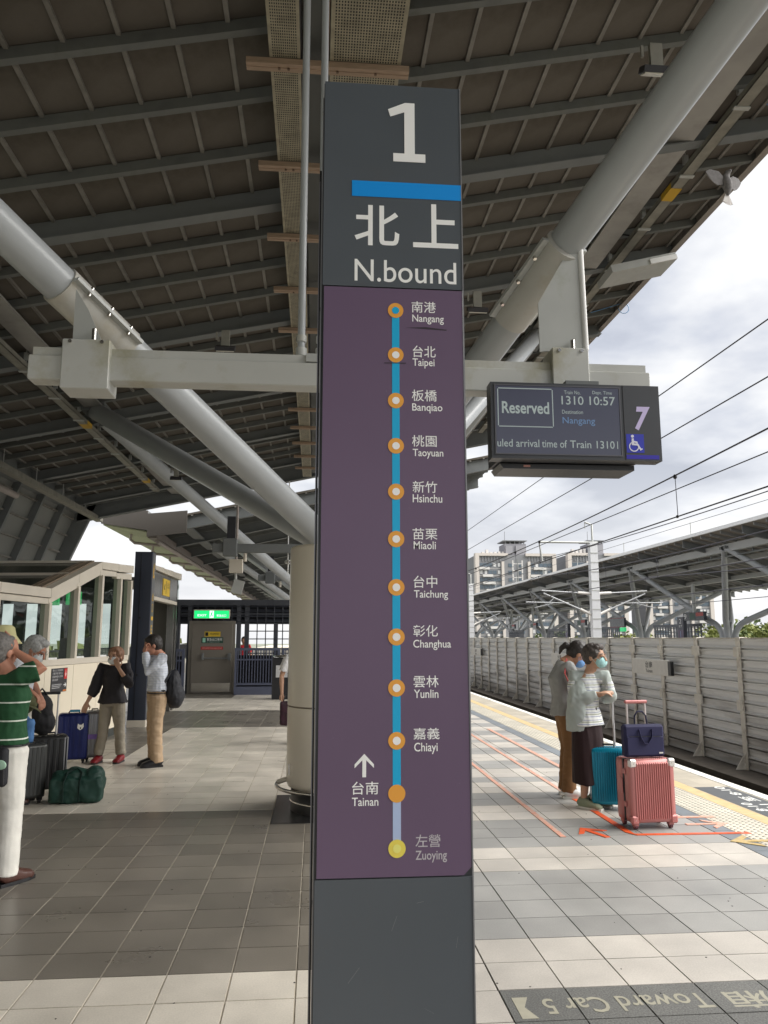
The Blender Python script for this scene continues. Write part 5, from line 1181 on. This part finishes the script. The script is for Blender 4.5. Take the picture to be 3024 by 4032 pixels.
    if bottom:
        bmt, kind, zb = bottom; B = MB()
        if kind == 'skirt':
            B.tube([wa - Vector((0, 0, .0)), pe, pe - Vector((0, 0, .1 * h)), Vector((pe.x * .6, pe.y * .6, zb + .15)), Vector((pe.x * .4, pe.y * .4, zb))], [(.088 * h, .068 * h), (.105 * h, .08 * h), (.115 * h, .09 * h), (.118 * h, .095 * h), (.122 * h, .10 * h)], 22)
            remesh(B, 'skirt', bmt, root, .010, 1, .016, 9, seed, .12)
        else:
            B.tube([wa + Vector((0, 0, .0)), pe, pe - Vector((0, 0, .05 * h))], [(.086 * h * sh, .064 * h * bulk), (.102 * h * sh, .075 * h * bulk), (.09 * h * sh, .07 * h * bulk)], 16)
            for s in ('R', 'L'):
                hi, kn, an = P['hip' + s], P['knee' + s], P['ank' + s]
                wl_ = kind == 'wide'; e = an + Vector((0, 0, .0 if not wl_ else .035 * h)) - Vector((0, 0, .012 * h))
                B.tube([hi + Vector((0, 0, .01)), hi.lerp(kn, .45), kn, kn.lerp(e, .5), e], [(.060 * h * sh, .066 * h * bulk), (.054 * h, .055 * h), (.045 * h, .046 * h), (.042 * h, .044 * h), (.040 * h, .045 * h)] if True else 0, 14)
            remesh(B, 'trousers', bmt, root, .009, 2, .005 if 'white' in bmt.name else .010, 8, seed, 1.6)
    if top:
        tm, sleeve, zh, flare = top[:4]; T_ = MB()
        low = Vector((pe.x, pe.y, zh))
        T_.tube([low, low.lerp(wa, .55) if zh < wa.z - .05 else wa, wa + Vector((0, 0, .02)), ch, ch.lerp(ne, .55), ne - (ne - ch) * .12], [(.108 * h * sh * flare, .082 * h * bulk * flare), (.100 * h * sh * (1 + (flare - 1) * .6), .076 * h * bulk * (1 + (flare - 1) * .6)), (.094 * h * sh, .070 * h * bulk), (.103 * h * sh, .073 * h * bulk), (.092 * h * sh, .058 * h), (.048 * h, .044 * h)], 18)
        for s in ('R', 'L'):
            S, E, Wr = P['sh' + s], P['el' + s], P['wr' + s]
            a = {'short': .72, 'long': None, 'three': None}[sleeve]
            if sleeve == 'short': pts = [ch.lerp(ne, .5), S, S.lerp(E, .45), S.lerp(E, a)]; rr = [.040 * h, .042 * h, .044 * h, .045 * h]
            elif sleeve == 'long': pts = [ch.lerp(ne, .5), S, S.lerp(E, .5), E, E.lerp(Wr, .5), E.lerp(Wr, .94)]; rr = [.040 * h, .040 * h, .036 * h, .035 * h, .032 * h, .024 * h]
            else: pts = [ch.lerp(ne, .5), S, S.lerp(E, .5), E, E.lerp(Wr, .5)]; rr = [.040 * h, .044 * h, .046 * h, .048 * h, .036 * h]
            T_.tube(pts, rr, 14)
        remesh(T_, 'shirt', tm, root, .009, 2, .013, 11, seed + 3, .8)
    if shoes:
        sm2, so, kk_ = shoes
        for s in ('R', 'L'):
            an = P['ank' + s]; S_ = MB()
            z0 = an.z - .045 * h
            S_.tube([(an.x, an.y - .030 * h, z0 + .022 * h), (an.x, an.y - .018 * h, z0 + .036 * h), (an.x, an.y + .02 * h, z0 + .034 * h), (an.x, an.y + .06 * h, z0 + .024 * h), (an.x, an.y + .100 * h, z0 + .018 * h), (an.x, an.y + .118 * h, z0 + .014 * h)], [(.026 * h, .024 * h), (.034 * h, .034 * h), (.034 * h, .033 * h), (.033 * h, .027 * h), (.031 * h, .021 * h), (.018 * h, .012 * h)], 14)
            sh_ = remesh(S_, 'shoe', sm2, root, .007, 1, .001, 30)
            q = [(an.x + x * h, an.y + y * h) for x, y in ((-.024, -.04), (.024, -.04), (.030, .04), (.030, .085), (.018, .122), (-.018, .122), (-.030, .085), (-.028, .04))]
            MB().prism(q, 'z', max(z0, .001), z0 + .014 * h).build('sole', so, sh_)
            if kk_: MB().tube([(an.x - .015 * h, an.y + .03 * h, z0 + .062 * h), (an.x + .015 * h, an.y + .045 * h, z0 + .056 * h), (an.x - .015 * h, an.y + .06 * h, z0 + .048 * h), (an.x + .015 * h, an.y + .07 * h, z0 + .042 * h)], .0035 * h, 5).build('laces', kk_, sh_)
    return root, P, hp, HR, w2l
def stripes(name, base, cols, scale, rough=.85, axis=2, off=0.0):
    m = mat(name, base, rough, bump=.12, bs=130); nt = m.node_tree; N = nt.nodes.new; L = nt.links.new; b = nt.nodes['Principled BSDF']
    tc = N('ShaderNodeTexCoord'); sp = N('ShaderNodeSeparateXYZ'); L(tc.outputs['Object'], sp.inputs[0])
    a = N('ShaderNodeMath'); a.operation = 'MULTIPLY_ADD'; L(sp.outputs[axis], a.inputs[0]); a.inputs[1].default_value = scale; a.inputs[2].default_value = off
    f = N('ShaderNodeMath'); f.operation = 'FRACT'; L(a.outputs[0], f.inputs[0])
    cr = N('ShaderNodeValToRGB'); cr.color_ramp.interpolation = 'CONSTANT'; L(f.outputs[0], cr.inputs[0]); e = cr.color_ramp.elements
    e[0].position = 0; e[0].color = (*cols[0][1], 1); e[1].position = cols[1][0]; e[1].color = (*cols[1][1], 1)
    for p, c in cols[2:]: q = e.new(p); q.color = (*c, 1)
    L(cr.outputs[0], b.inputs['Base Color']); return m
sk1 = skin_mat('skin_old', (.46, .27, .18)); sk2 = skin_mat('skin_tan', (.38, .20, .125)); sk3 = skin_mat('skin_red', (.42, .20, .13))
h_blk = mat('hair_black', (.018, .014, .012), .55, var=.3, vs=60); h_drk = mat('hair_dark_greying', (.055, .045, .04), .6, var=.5, vs=50); h_gry = mat('hair_grey', (.34, .34, .33), .6, var=.25, vs=60); h_dg = mat('hair_salt', (.13, .12, .11), .6, var=.4, vs=60); h_aub = mat('hair_auburn', (.20, .10, .055), .6, var=.35, vs=50)
m_teal = mat('mask_teal', (.36, .62, .62), .8); m_blu = mat('mask_blue', (.16, .32, .62), .8); m_wht = mat('mask_white', (.62, .64, .64), .8)
# --- old woman with the blue suitcase
tee = stripes('striped_tee', (.6, .62, .6), ((0, (.62, .64, .62)), (.30, (.62, .64, .62)), (.34, (.16, .18, .34)), (.42, (.60, .62, .60)), (.62, (.30, .32, .24)), (.74, (.60, .62, .60)), (.90, (.25, .27, .40)), (.97, (.6, .62, .6))), 15)
A_, P_, hp, HR, w2l = person((2.56, 7.36, 0), R(-138), 1.50, 'old woman in blue-green mask and grey cardigan resting both hands on a suitcase handle', sk1,
    J=dict(head=(2.655, 7.33, 1.392), neck=(2.61, 7.36, 1.235), chest=(2.59, 7.38, 1.07), elR=(2.44, 7.30, .96), wrR=(2.615, 7.205, 1.035), elL=(2.775, 7.34, .97), wrL=(2.755, 7.215, 1.045), shR=(2.47, 7.42, 1.19), shL=(2.745, 7.33, 1.185)),
    top=(tee, 'short', .74, 1.2), bottom=(cloth_mat('skirt_maroon', (.014, .002, .003)), 'skirt', .22), hair=(h_drk,), hairstyle='full', shoes=(cloth_mat('trainer_green', (.22, .25, .17)), mat('sole_white', (.6, .6, .55), .6), black), mask=m_teal, female=True, seed=2,
    hdR=((.85, -.2, .1), (.1, 0, -1)), hdL=((-.85, -.15, .05), (0, 0, -1)), curlL=.6, curlR=.5, bulk=.98)
crd = cloth_mat('cardigan_grey', (.36, .40, .38), var=.06)
C_ = MB(); h = 1.5
def loc_(k): return P_[k]
pe, wa, ch, ne = P_['pelvis'], P_['waist'], P_['chest'], P_['neck']
for s in ('R', 'L'):
    S, E, Wr = P_['sh' + s], P_['el' + s], P_['wr' + s]
    C_.tube([ch.lerp(ne, .6), S, S.lerp(E, .5), E, E.lerp(Wr, .5), E.lerp(Wr, .97)], [.066, .070, .068, .072, .062, .040], 14)
sx = 1
for s in (-1, 1):
    pts = [Vector((s * .125, -.04, .69)), Vector((s * .13, -.04, .85)), Vector((s * .13, -.03, 1.0)), ch + Vector((s * .11, -.03, .04)), ch.lerp(ne, .65) + Vector((s * .06, -.02, 0))]
    C_.tube(pts, [(.06, .105), (.055, .10), (.05, .09), (.05, .075), (.04, .045)], 14)
C_.tube([Vector((0, -.085, .68)), Vector((0, -.085, .9)), Vector((0, -.07, 1.08)), ch.lerp(ne, .75) + Vector((0, -.045, 0))], [(.14, .045), (.13, .045), (.12, .04), (.05, .03)], 14)
remesh(C_, 'cardigan', crd, A_, .010, 3, .012, 11, 7, .7)
# --- stooping younger woman behind her
B_, P_, hp, HR, w2l = person((2.52, 7.86, 0), R(-98), 1.60, 'stooping woman in grey tee and blue mask with dark ponytail behind the old woman', sk2,
    J=dict(waist=(2.50, 7.86, .97), chest=(2.47, 7.87, 1.14), neck=(2.545, 7.86, 1.315), head=(2.665, 7.85, 1.40), shR=(2.52, 7.70, 1.26), shL=(2.54, 8.02, 1.27), elR=(2.60, 7.70, 1.04), wrR=(2.74, 7.74, 1.02), elL=(2.66, 8.0, 1.05), wrL=(2.82, 7.9, 1.04)),
    top=(cloth_mat('tee_grey', (.25, .255, .25)), 'short', .80, 1.16), bottom=(cloth_mat('trousers_brown', (.19, .095, .035)), 'straight', 0), hair=(h_blk,), hairstyle='ponytail', shoes=(cloth_mat('trainer_white', (.6, .6, .58)), mat('sole_white', (.6, .6, .55), .6), black), mask=m_blu, head_pitch=.75, female=True, seed=5, bulk=1.02)
sb = empty('shoulder_bag', (2.56, 7.62, .82), R(-20), label='red shoulder bag with wide red strap worn by the stooping woman', cat='bag')
redb = cloth_mat('bag_red', (.30, .02, .018), .6); remesh(MB().bbox(-.035, -.16, -.12, .05, .1, .16, .03), 'bag_body', redb, sb, .01, 2, .004)
MB().tube([(-.09, .10, .52), (-.11, .0, .38), (-.04, -.05, .22), (.02, -.05, .12)], [(.006, .022)] * 4, 8).build('strap', redb, sb); MB().tube([(-.03, -.08, .2), (.0, -.08, .16)], .012, 6).build('buckle', chrome, sb)
# --- man in check shirt
chk = stripes('shirt_check', (.6, .62, .66), ((0, (.58, .61, .67)), (.5, (.58, .61, .67)), (.6, (.47, .51, .60)), (.85, (.56, .60, .66))), 34)
G_, P_, hp, HR, w2l = person((-1.95, 10.10, 0), R(112), 1.63, 'man in pale check shirt and khaki trousers touching his nose, black shoulder bag behind him', sk3,
    J=dict(head=(-2.035, 10.07, 1.475), neck=(-1.945, 10.10, 1.35), elR=(-2.02, 10.22, 1.12), wrR=(-2.10, 10.10, 1.36), elL=(-2.04, 9.93, 1.14), wrL=(-2.10, 9.99, 1.38)),
    top=(chk, 'long', .90, .98), bottom=(cloth_mat('khaki', (.42, .30, .19)), 'straight', 0), hair=(h_blk,), shoes=(mat('shoe_black', (.012, .012, .014), .35), black, None), head_pitch=.3, seed=9, hdR=((.1, -.1, 1), (.4, 0, 0)), hdL=((.05, .1, .95), (.5, .1, 0)), curlL=1.3, curlR=1.3)
MB().tube([Vector((.165 * math.cos(a), .12 * math.sin(a), .875)) for a in [i * math.pi / 12 for i in range(25)]], [(.016, .006)] * 25, 6, False).build('belt', black, G_)
gb_ = empty('shoulder_bag', (-1.76, 10.12, .92), R(8), label='black shoulder bag hanging behind the man in the check shirt', cat='bag')
remesh(MB().ell((0, 0, 0), (.10, .15, .24)).ell((.03, 0, -.08), (.11, .14, .16)), 'bag_body', cloth_mat('bag_black', (.012, .013, .018), .7), gb_, .012, 2, .012, 14, 3)
MB().tube([(-.02, -.05, .2), (-.08, -.10, .12), (-.16, -.14, .02), (-.1, -.15, -.02)], [(.004, .02)] * 4, 8).build('strap', MC['bag_black'], gb_)
# --- woman in black smock
F_, P_, hp, HR, w2l = person((-2.57, 10.45, 0), R(172), 1.47, 'woman in loose black top, beige trousers and red shoes covering her mouth with one hand', sk1,
    J=dict(head=(-2.555, 10.40, 1.335), elL=(-2.36, 10.33, .98), wrL=(-2.47, 10.25, 1.17), elR=(-2.80, 10.42, .90), wrR=(-2.87, 10.38, .74), ankR=(-2.70, 10.42, .066), ankL=(-2.44, 10.45, .066), kneeR=(-2.66, 10.42, .42), kneeL=(-2.47, 10.44, .42)),
    top=(cloth_mat('smock_black', (.016, .014, .018), .75, var=.3), 'three', .73, 1.28), bottom=(cloth_mat('trousers_beige', (.30, .27, .215)), 'wide', 0), hair=(h_aub,), hairstyle='full', shoes=(mat('shoe_red', (.22, .01, .015), .4), black, None), mask=m_wht, glasses=True, female=True, seed=13, hdL=((-.35, -.1, .9), (0, 1, .1)), hdR=((-.3, -.1, -1), (0, 1, 0)), curlL=.35, curlR=.2, head_yaw=R(-12))
# --- man in the green striped polo at the left edge
polo = stripes('polo_green', (.02, .10, .035), ((0, (.009, .062, .02)), (.90, (.62, .66, .58)), (.98, (.009, .062, .02))), 8.6, off=.2)
P1, P_, hp, HR, w2l = person((-2.04, 5.50, 0), R(-32), 1.62, 'man seen from behind in green polo with white stripes, hand on his head, white trousers', sk3,
    J=dict(head=(-2.095, 5.50, 1.475), shR=(-1.915, 5.42, 1.30), elR=(-1.815, 5.46, 1.345), wrR=(-2.01, 5.49, 1.46), elL=(-2.25, 5.62, 1.05), wrL=(-2.2, 5.75, .95), ankR=(-1.935, 5.43, .073), kneeR=(-1.95, 5.47, .46), ankL=(-2.16, 5.62, .073)),
    top=(polo, 'short', .86, 1.0), bottom=(cloth_mat('trousers_white', (.68, .66, .60)), 'straight', 0), hair=(h_dg,), shoes=(mat('shoe_brown', (.07, .028, .02), .3), black, None), seed=17, hdR=((-.35, .25, .85), (-1, 0, 0)), curlR=.25, bulk=1.02)
MB().tube([Vector((.17 * math.cos(a), .125 * math.sin(a), .86)) for a in [i * math.pi / 12 for i in range(25)]], [(.018, .008)] * 25, 6, False).build('belt', black, P1)
wp = empty('waist_pouch', (-2.0, 5.33, .76), R(-20), label='black waist pouch with round green and white tag on the man in white trousers', cat='bag')
remesh(MB().bbox(-.09, -.035, -.14, .07, .03, .10, .02), 'pouch', cloth_mat('pouch_black', (.012, .012, .016), .7), wp, .01, 1, .004); MB().ell((.055, -.045, .0), (.045, .008, .03)).build('tag', mat('tag_green', (.45, .68, .52), .4), wp); MB().tube([(.075, -.04, -.03), (.08, -.04, -.12)], .006, 6).build('charm', black, wp)
# --- man in bucket hat, grey haired man
P2, P_, hp, HR, w2l = person((-2.70, 7.00, 0), R(-75), 1.64, 'man in pale yellow bucket hat and white shirt looking right at the left edge', sk2, J=dict(head=(-2.66, 7.0, 1.50)),
    top=(cloth_mat('shirt_white', (.60, .62, .66)), 'short', .85, 1.0), bottom=(cloth_mat('trousers_cream', (.55, .52, .45)), 'straight', 0), hair=(h_dg,), shoes=(MC['shoe_brown'], black, None), seed=21)
hat_m = cloth_mat('hat_yellow', (.50, .47, .24)); MB().lathe([(0, .115), (.06, .112), (.088, .09), (.102, .025), (.135, -.02), (.155, -.045), (.150, -.047), (.10, .0), (.09, .0)], tuple(P_['head'] + Vector((0, -.005, .045))), 24).build('bucket_hat', hat_m, P2)
P3, P_, hp, HR, w2l = person((-2.86, 8.02, 0), R(-85), 1.62, 'grey-haired man in glasses and white mask looking down over the suitcases', sk3,
    J=dict(head=(-2.735, 8.02, 1.455), neck=(-2.80, 8.02, 1.34), elR=(-2.86, 7.82, 1.12), wrR=(-2.70, 7.86, 1.05), elL=(-2.80, 8.2, 1.1), wrL=(-2.66, 7.98, 1.0)),
    top=(cloth_mat('shirt_pale', (.55, .57, .60)), 'short', .86, 1.0), bottom=(MC['trousers_cream'], 'straight', 0), hair=(h_gry,), hairstyle='full', shoes=(MC['shoe_brown'], black, None), mask=m_wht, glasses=True, head_pitch=.55, head_yaw=R(-10), seed=25, hdR=((.6, 0, -.5), (0, 0, -1)), hdL=((.4, -.3, -.7), (0, 0, -1)))
cp_ = empty('olive_cap', (-2.74, 7.84, .94), label='olive green cap held in the hands of the grey-haired man', cat='cap')
remesh(MB().ell((0, 0, 0), (.12, .08, .10)).ell((-.03, -.02, -.05), (.09, .07, .07)), 'cap_crown', cloth_mat('cap_olive', (.085, .09, .04)), cp_, .010, 1, .010, 14, 1); MB().tube([(.05, -.05, -.02), (.12, -.04, -.05), (.13, 0, -.07)], [(.05, .006)] * 3, 8).build('brim', MC['cap_olive'], cp_)
# --- person behind the column and one behind the lattice
person((-.20, 12.0, 0), R(170), 1.62, 'person in white tee mostly hidden behind the beige column, only an arm showing', sk1, J=dict(elR=(-.50, 12.0, .98), wrR=(-.49, 11.93, .72), shR=(-.42, 12.0, 1.24)), top=(cloth_mat('tee_white', (.66, .66, .66)), 'short', .85, 1.05), bottom=(cloth_mat('trousers_dark', (.03, .02, .025)), 'straight', 0), hair=(h_blk,), shoes=(MC['shoe_black'], black, None), seed=29)
hb = empty('hand_bag', (-.41, 11.88, .50), label='dark red and navy bag hanging beside the beige column', cat='bag'); remesh(MB().bbox(-.10, -.06, -.22, .12, .08, .12, .03), 'bag_body', mat('bag_plaid', (.03, .006, .016), .8, var=.6, vs=12), hb, .012, 2, .008, 12); MB().tube([(-.05, 0, .12), (-.02, 0, .24), (.05, 0, .24), (.08, 0, .12)], .008, 6).build('handle', black, hb)
person((-2.33, 26.0, 0), R(180), 1.60, 'small distant person in a red top seen through the lattice screen', sk2, top=(cloth_mat('top_red', (.55, .02, .03)), 'short', .8, 1.0), bottom=(MC['trousers_dark'], 'straight', 0), hair=(h_blk,), shoes=(MC['shoe_black'], black, None), seed=31)

# ================================================================ LUGGAGE
def suitcase(loc, rz, w, d, h, m, label, ribs=0, hh=0, corner=None, wheel=None, gap=.05, seam=True, hand_m=None, pole_m=None, group='suitcases standing on the platform', ridge=.006, horiz=False):
    t = empty('suitcase', loc, rz, label=label, cat='suitcase', group=group); wheel = wheel or black
    z0, z1 = gap, gap + h
    MB().bbox(-w / 2, -d / 2, z0, w / 2, -.008, z1, .035).build('front_shell', m, t); MB().bbox(-w / 2, .008, z0, w / 2, d / 2, z1, .035).build('rear_shell', m, t)
    MB().bbox(-w / 2 + .004, -.009, z0 + .004, w / 2 - .004, .009, z1 - .004, .004).build('zip_band', black, t)
    if ribs:
        me = MB().prism([(-.5, 0), (.5, 0), (.32, -1), (-.32, -1)], 'z', 0, 1); rw = (w - .075) / ribs
        for k in range(ribs):
            x = -w / 2 + .0375 + rw * (k + .5); a = rw * .34
            mb = MB(); mb.prism([(x - a, -d / 2 + .001), (x + a, -d / 2 + .001), (x + a * .6, -d / 2 - ridge), (x - a * .6, -d / 2 - ridge)], 'z', z0 + .035, z1 - .035)
            mb.add([(x - a, -d / 2 + .001, z1 - .035), (x + a, -d / 2 + .001, z1 - .035), (x + a * .6, -d / 2 - ridge, z1 - .035), (x - a * .6, -d / 2 - ridge, z1 - .035), (x - a, -d / 2 + .035, z1 + .001), (x + a, -d / 2 + .035, z1 + .001), (x + a * .6, -d / 2 + .033, z1 + .005), (x - a * .6, -d / 2 + .033, z1 + .005)], [(3, 2, 6, 7), (0, 3, 7, 4), (1, 5, 6, 2)])
            mb.box(x - a * .8, -d / 2 + .035, z1 - .004, x + a * .8, -.02, z1 + .004)
            mb.build('rib', m, t)
    for sx in (-1, 1):
        for sy in (-1, 1):
            wx, wy = sx * (w / 2 - .045), sy * (d / 2 - .04)
            mb = MB().tube([(wx - .012, wy, .026), (wx + .012, wy, .026)], .025, 12); wo = mb.build('wheel', wheel, t)
            MB().tube([(wx - .0135, wy, .026), (wx + .0135, wy, .026)], .012, 8).build('hub', m if corner else chrome, wo)
            MB().prism([(wy - .022, .03), (wy + .022, .03), (wy + .03, z0 + .01), (wy - .03, z0 + .01)], 'x', wx - .02, wx + .02).build('wheel_fork', m if corner else black, t)
    if corner:
        for sx in (-1, 1):
            for z, cm in ((z1 - .03, corner), (z0 + .03, m)):
                MB().bbox(sx * (w / 2 - .028) - .032, -d / 2 - .010, z - .034, sx * (w / 2 - .028) + .032, -d / 2 + .04, z + .034, .012).build('corner_guard', cm, t)
                MB().tube([(sx * (w / 2 - .03), -d / 2 - .012, z), (sx * (w / 2 - .03), -d / 2 - .009, z)], .004, 6).build('rivet', chrome, t)
        for z in (z0 + .12, z0 + .38): MB().bbox(-w / 2 - .012, -.06, z, -w / 2 + .002, -.02, z + .045, .006).build('side_foot', m, t)
        MB().bbox(-w / 2 - .008, -.0, z0 + .22, -w / 2 + .002, .03, z0 + .34, .004).build('lock', m, t)
    if hh:
        pmt = pole_m or MC['pole_alu']; pw = w * .21
        for sx in (-1, 1):
            MB().tube([(sx * pw, d / 2 - .035, z1 - .01), (sx * pw, d / 2 - .035, z1 + (hh - z1) * .45)], .0115, 10).tube([(sx * pw, d / 2 - .035, z1 + (hh - z1) * .45), (sx * pw, d / 2 - .035, hh)], .009, 10).build('handle_pole', pmt, t)
        MB().bbox(-pw - .02, d / 2 - .052, hh - .012, pw + .02, d / 2 - .018, hh + .016, .008).build('handle_grip', hand_m or black, t)
    MB().tube([(-w * .18, 0, z1 - .002), (-w * .15, 0, z1 + .022), (w * .15, 0, z1 + .022), (w * .18, 0, z1 - .002)], .009, 8).build('top_handle', hand_m or black, t)
    return t
mat('pole_alu', (.62, .62, .62), .3, .8)
pink = mat('suitcase_pink', (.46, .175, .165), .33, .25, .04, 3); tealc = mat('suitcase_teal', (.005, .20, .31), .22, .35, .06, 3); silv = mat('corner_silver', (.72, .70, .68), .3, .6)
suitcase((2.775, 6.60, 0), R(5), .40, .27, .505, pink, 'rose pink ribbed suitcase with silver corners, navy laptop bag on top', 17, 1.0, silv, mat('wheel_pink', (.12, .03, .04), .4), hand_m=pink, pole_m=mat('pole_pale', (.66, .60, .58), .35, .4), ridge=.009)
suitcase((2.715, 7.27, 0), R(-14), .34, .22, .50, tealc, 'shiny teal blue ribbed suitcase held by the old woman', 13, 1.01, ridge=.010)
lb_ = empty('laptop_bag', (2.755, 6.56, .566), R(4), label='navy laptop bag with two handles lying upright on the pink suitcase', cat='bag'); nvy = cloth_mat('bag_navy', (.012, .012, .055), .75, bump=.15, bs=200)
MB().bbox(-.178, -.042, 0, .178, .042, .262, .018).build('bag_body', nvy, lb_); MB().bbox(-.165, -.052, .012, .165, -.038, .168, .008).build('front_pocket', nvy, lb_)
MB().tube([(-.055, .025, .255), (-.05, .025, .33), (-.025, .025, .365), (.02, .025, .365), (.05, .025, .33), (.06, .025, .255)], [(.005, .011)] * 6, 8).build('bag_handle', nvy, lb_)
MB().tube([(-.055, -.052, .225), (-.045, -.064, .16), (-.02, -.066, .115), (.02, -.066, .112), (.05, -.064, .16), (.06, -.052, .225)], [(.005, .011)] * 6, 8).build('bag_handle', nvy, lb_)
MB().box(.115, -.056, .028, .15, -.052, .040).build('metal_label', silv, lb_); MB().box(-.14, -.0535, .166, .14, -.05, .170).build('zip', dark, lb_); MB().tube([(.18, -.02, .2), (.195, -.02, .16), (.19, -.02, .13)], .003, 5).build('zip_pull', dark, lb_)
blkc = mat('suitcase_black', (.018, .018, .018), .4, .1, .1, 5); gry = mat('suitcase_gunmetal', (.05, .052, .05), .35, .4, .1, 4); nav = mat('suitcase_navy', (.010, .018, .11), .3, .3, .08, 4); sil = mat('suitcase_silver', (.36, .36, .37), .35, .6, .05, 4)
LG = 'suitcases grouped by the stair kiosk'
s1 = suitcase((-2.74, 7.98, 0), R(38), .32, .24, .50, gry, 'black gunmetal suitcase nearest the white trousers with a small cartoon-free sticker patch', 6, 0, group=LG, ridge=.004)
s1['label'] = 'dark gunmetal suitcase nearest the white trousers, blue bag on top'
s2 = suitcase((-2.70, 8.46, 0), R(22), .36, .24, .52, blkc, 'black suitcase with silver frame and extended handle, behind the green duffel bag', 5, .98, group=LG, ridge=.004)
MB().tube([(-.17, -.125, .36), (-.17, -.13, .36)], .035, 12).build('red_badge', mat('badge_red', (.65, .01, .01), .4), s2)
for x in (.15, .175): MB().box(x - .006, -.126, .08, x + .006, -.0, .55).build('silver_frame', sil, s2)
s3 = suitcase((-3.03, 10.42, 0), R(14), .36, .24, .56, nav, 'navy blue hard suitcase with white fox sticker, in front of the poster wall', 4, 0, group=LG, ridge=.005)
fx = MB(); fx.prism([(.05, .44), (.055, .49), (.075, .475), (.10, .475), (.12, .495), (.125, .45), (.11, .425), (.085, .41), (.06, .425)], 'y', -.132, -.129); fx.build('fox_sticker', mat('sticker_white', (.75, .75, .72), .5), s3); MB().ell((.088, -.133, .435), (.008, .003, .012)).build('sticker_nose', black, s3)
MB().box(-.05, -.05, .625, .07, .02, .65).build('luggage_tag', mat('tag_blue', (.02, .25, .42), .5), s3)
s4 = suitcase((-2.83, 10.62, 0), R(14), .22, .30, .57, sil, 'silver hard suitcase with purple strap touched by the woman in black', 3, 0, group=LG, ridge=.004)
MB().bbox(-.116, -.158, .28, .116, .155, .34, .004).build('purple_strap', mat('strap_purple', (.35, .22, .62), .6), s4)
df = empty('duffel_bag', (-2.26, 8.02, 0), R(6), label='dark green soft duffel bag lying on the floor', cat='bag'); grn = cloth_mat('duffel_green', (.006, .040, .028), .6)
remesh(MB().bbox(-.24, -.14, .002, .24, .14, .24, .05).ell((-.02, 0, .25), (.16, .10, .07)).ell((.15, 0, .24), (.09, .12, .09)).ell((-.15, 0, .22), (.09, .12, .07)), 'bag_body', grn, df, .012, 2, .022, 9, 4, 1)
MB().tube([(-.10, -.150, .02), (-.10, -.155, .2), (-.07, -.12, .29), (.0, -.05, .31), (.05, -.10, .28), (.04, -.155, .2), (.04, -.152, .02)], [(.004, .016)] * 7, 8).build('strap', cloth_mat('strap_green', (.004, .022, .017), .7), df)
bb = empty('blue_bag', (-2.80, 7.90, .56), R(15), label='light blue soft bag with grey strap on the gunmetal suitcase', cat='bag'); remesh(MB().bbox(-.15, -.09, .0, .13, .09, .22, .04).ell((-.02, 0, .2), (.12, .08, .07)), 'bag_body', cloth_mat('bag_lightblue', (.07, .19, .42), .7), bb, .010, 2, .016, 11, 2, 1); MB().tube([(-.08, -.09, .24), (0, -.11, .2), (.06, -.11, .1), (.09, -.1, .02)], [(.004, .012)] * 4, 6).build('strap', cloth_mat('strap_grey', (.12, .12, .14)), bb)
bk = empty('black_backpack', (-2.76, 8.36, .60), R(10), label='black soft backpack resting behind the extended suitcase handle', cat='bag'); remesh(MB().ell((0, 0, .2), (.12, .09, .2)).ell((.03, 0, .1), (.12, .09, .12)), 'bag_body', cloth_mat('pack_black', (.008, .008, .010), .75), bk, .012, 2, .012, 12, 5, 1); MB().tube([(-.04, -.02, .38), (.0, -.02, .44), (.05, -.02, .38)], .01, 6).build('carry_loop', MC['pack_black'], bk)
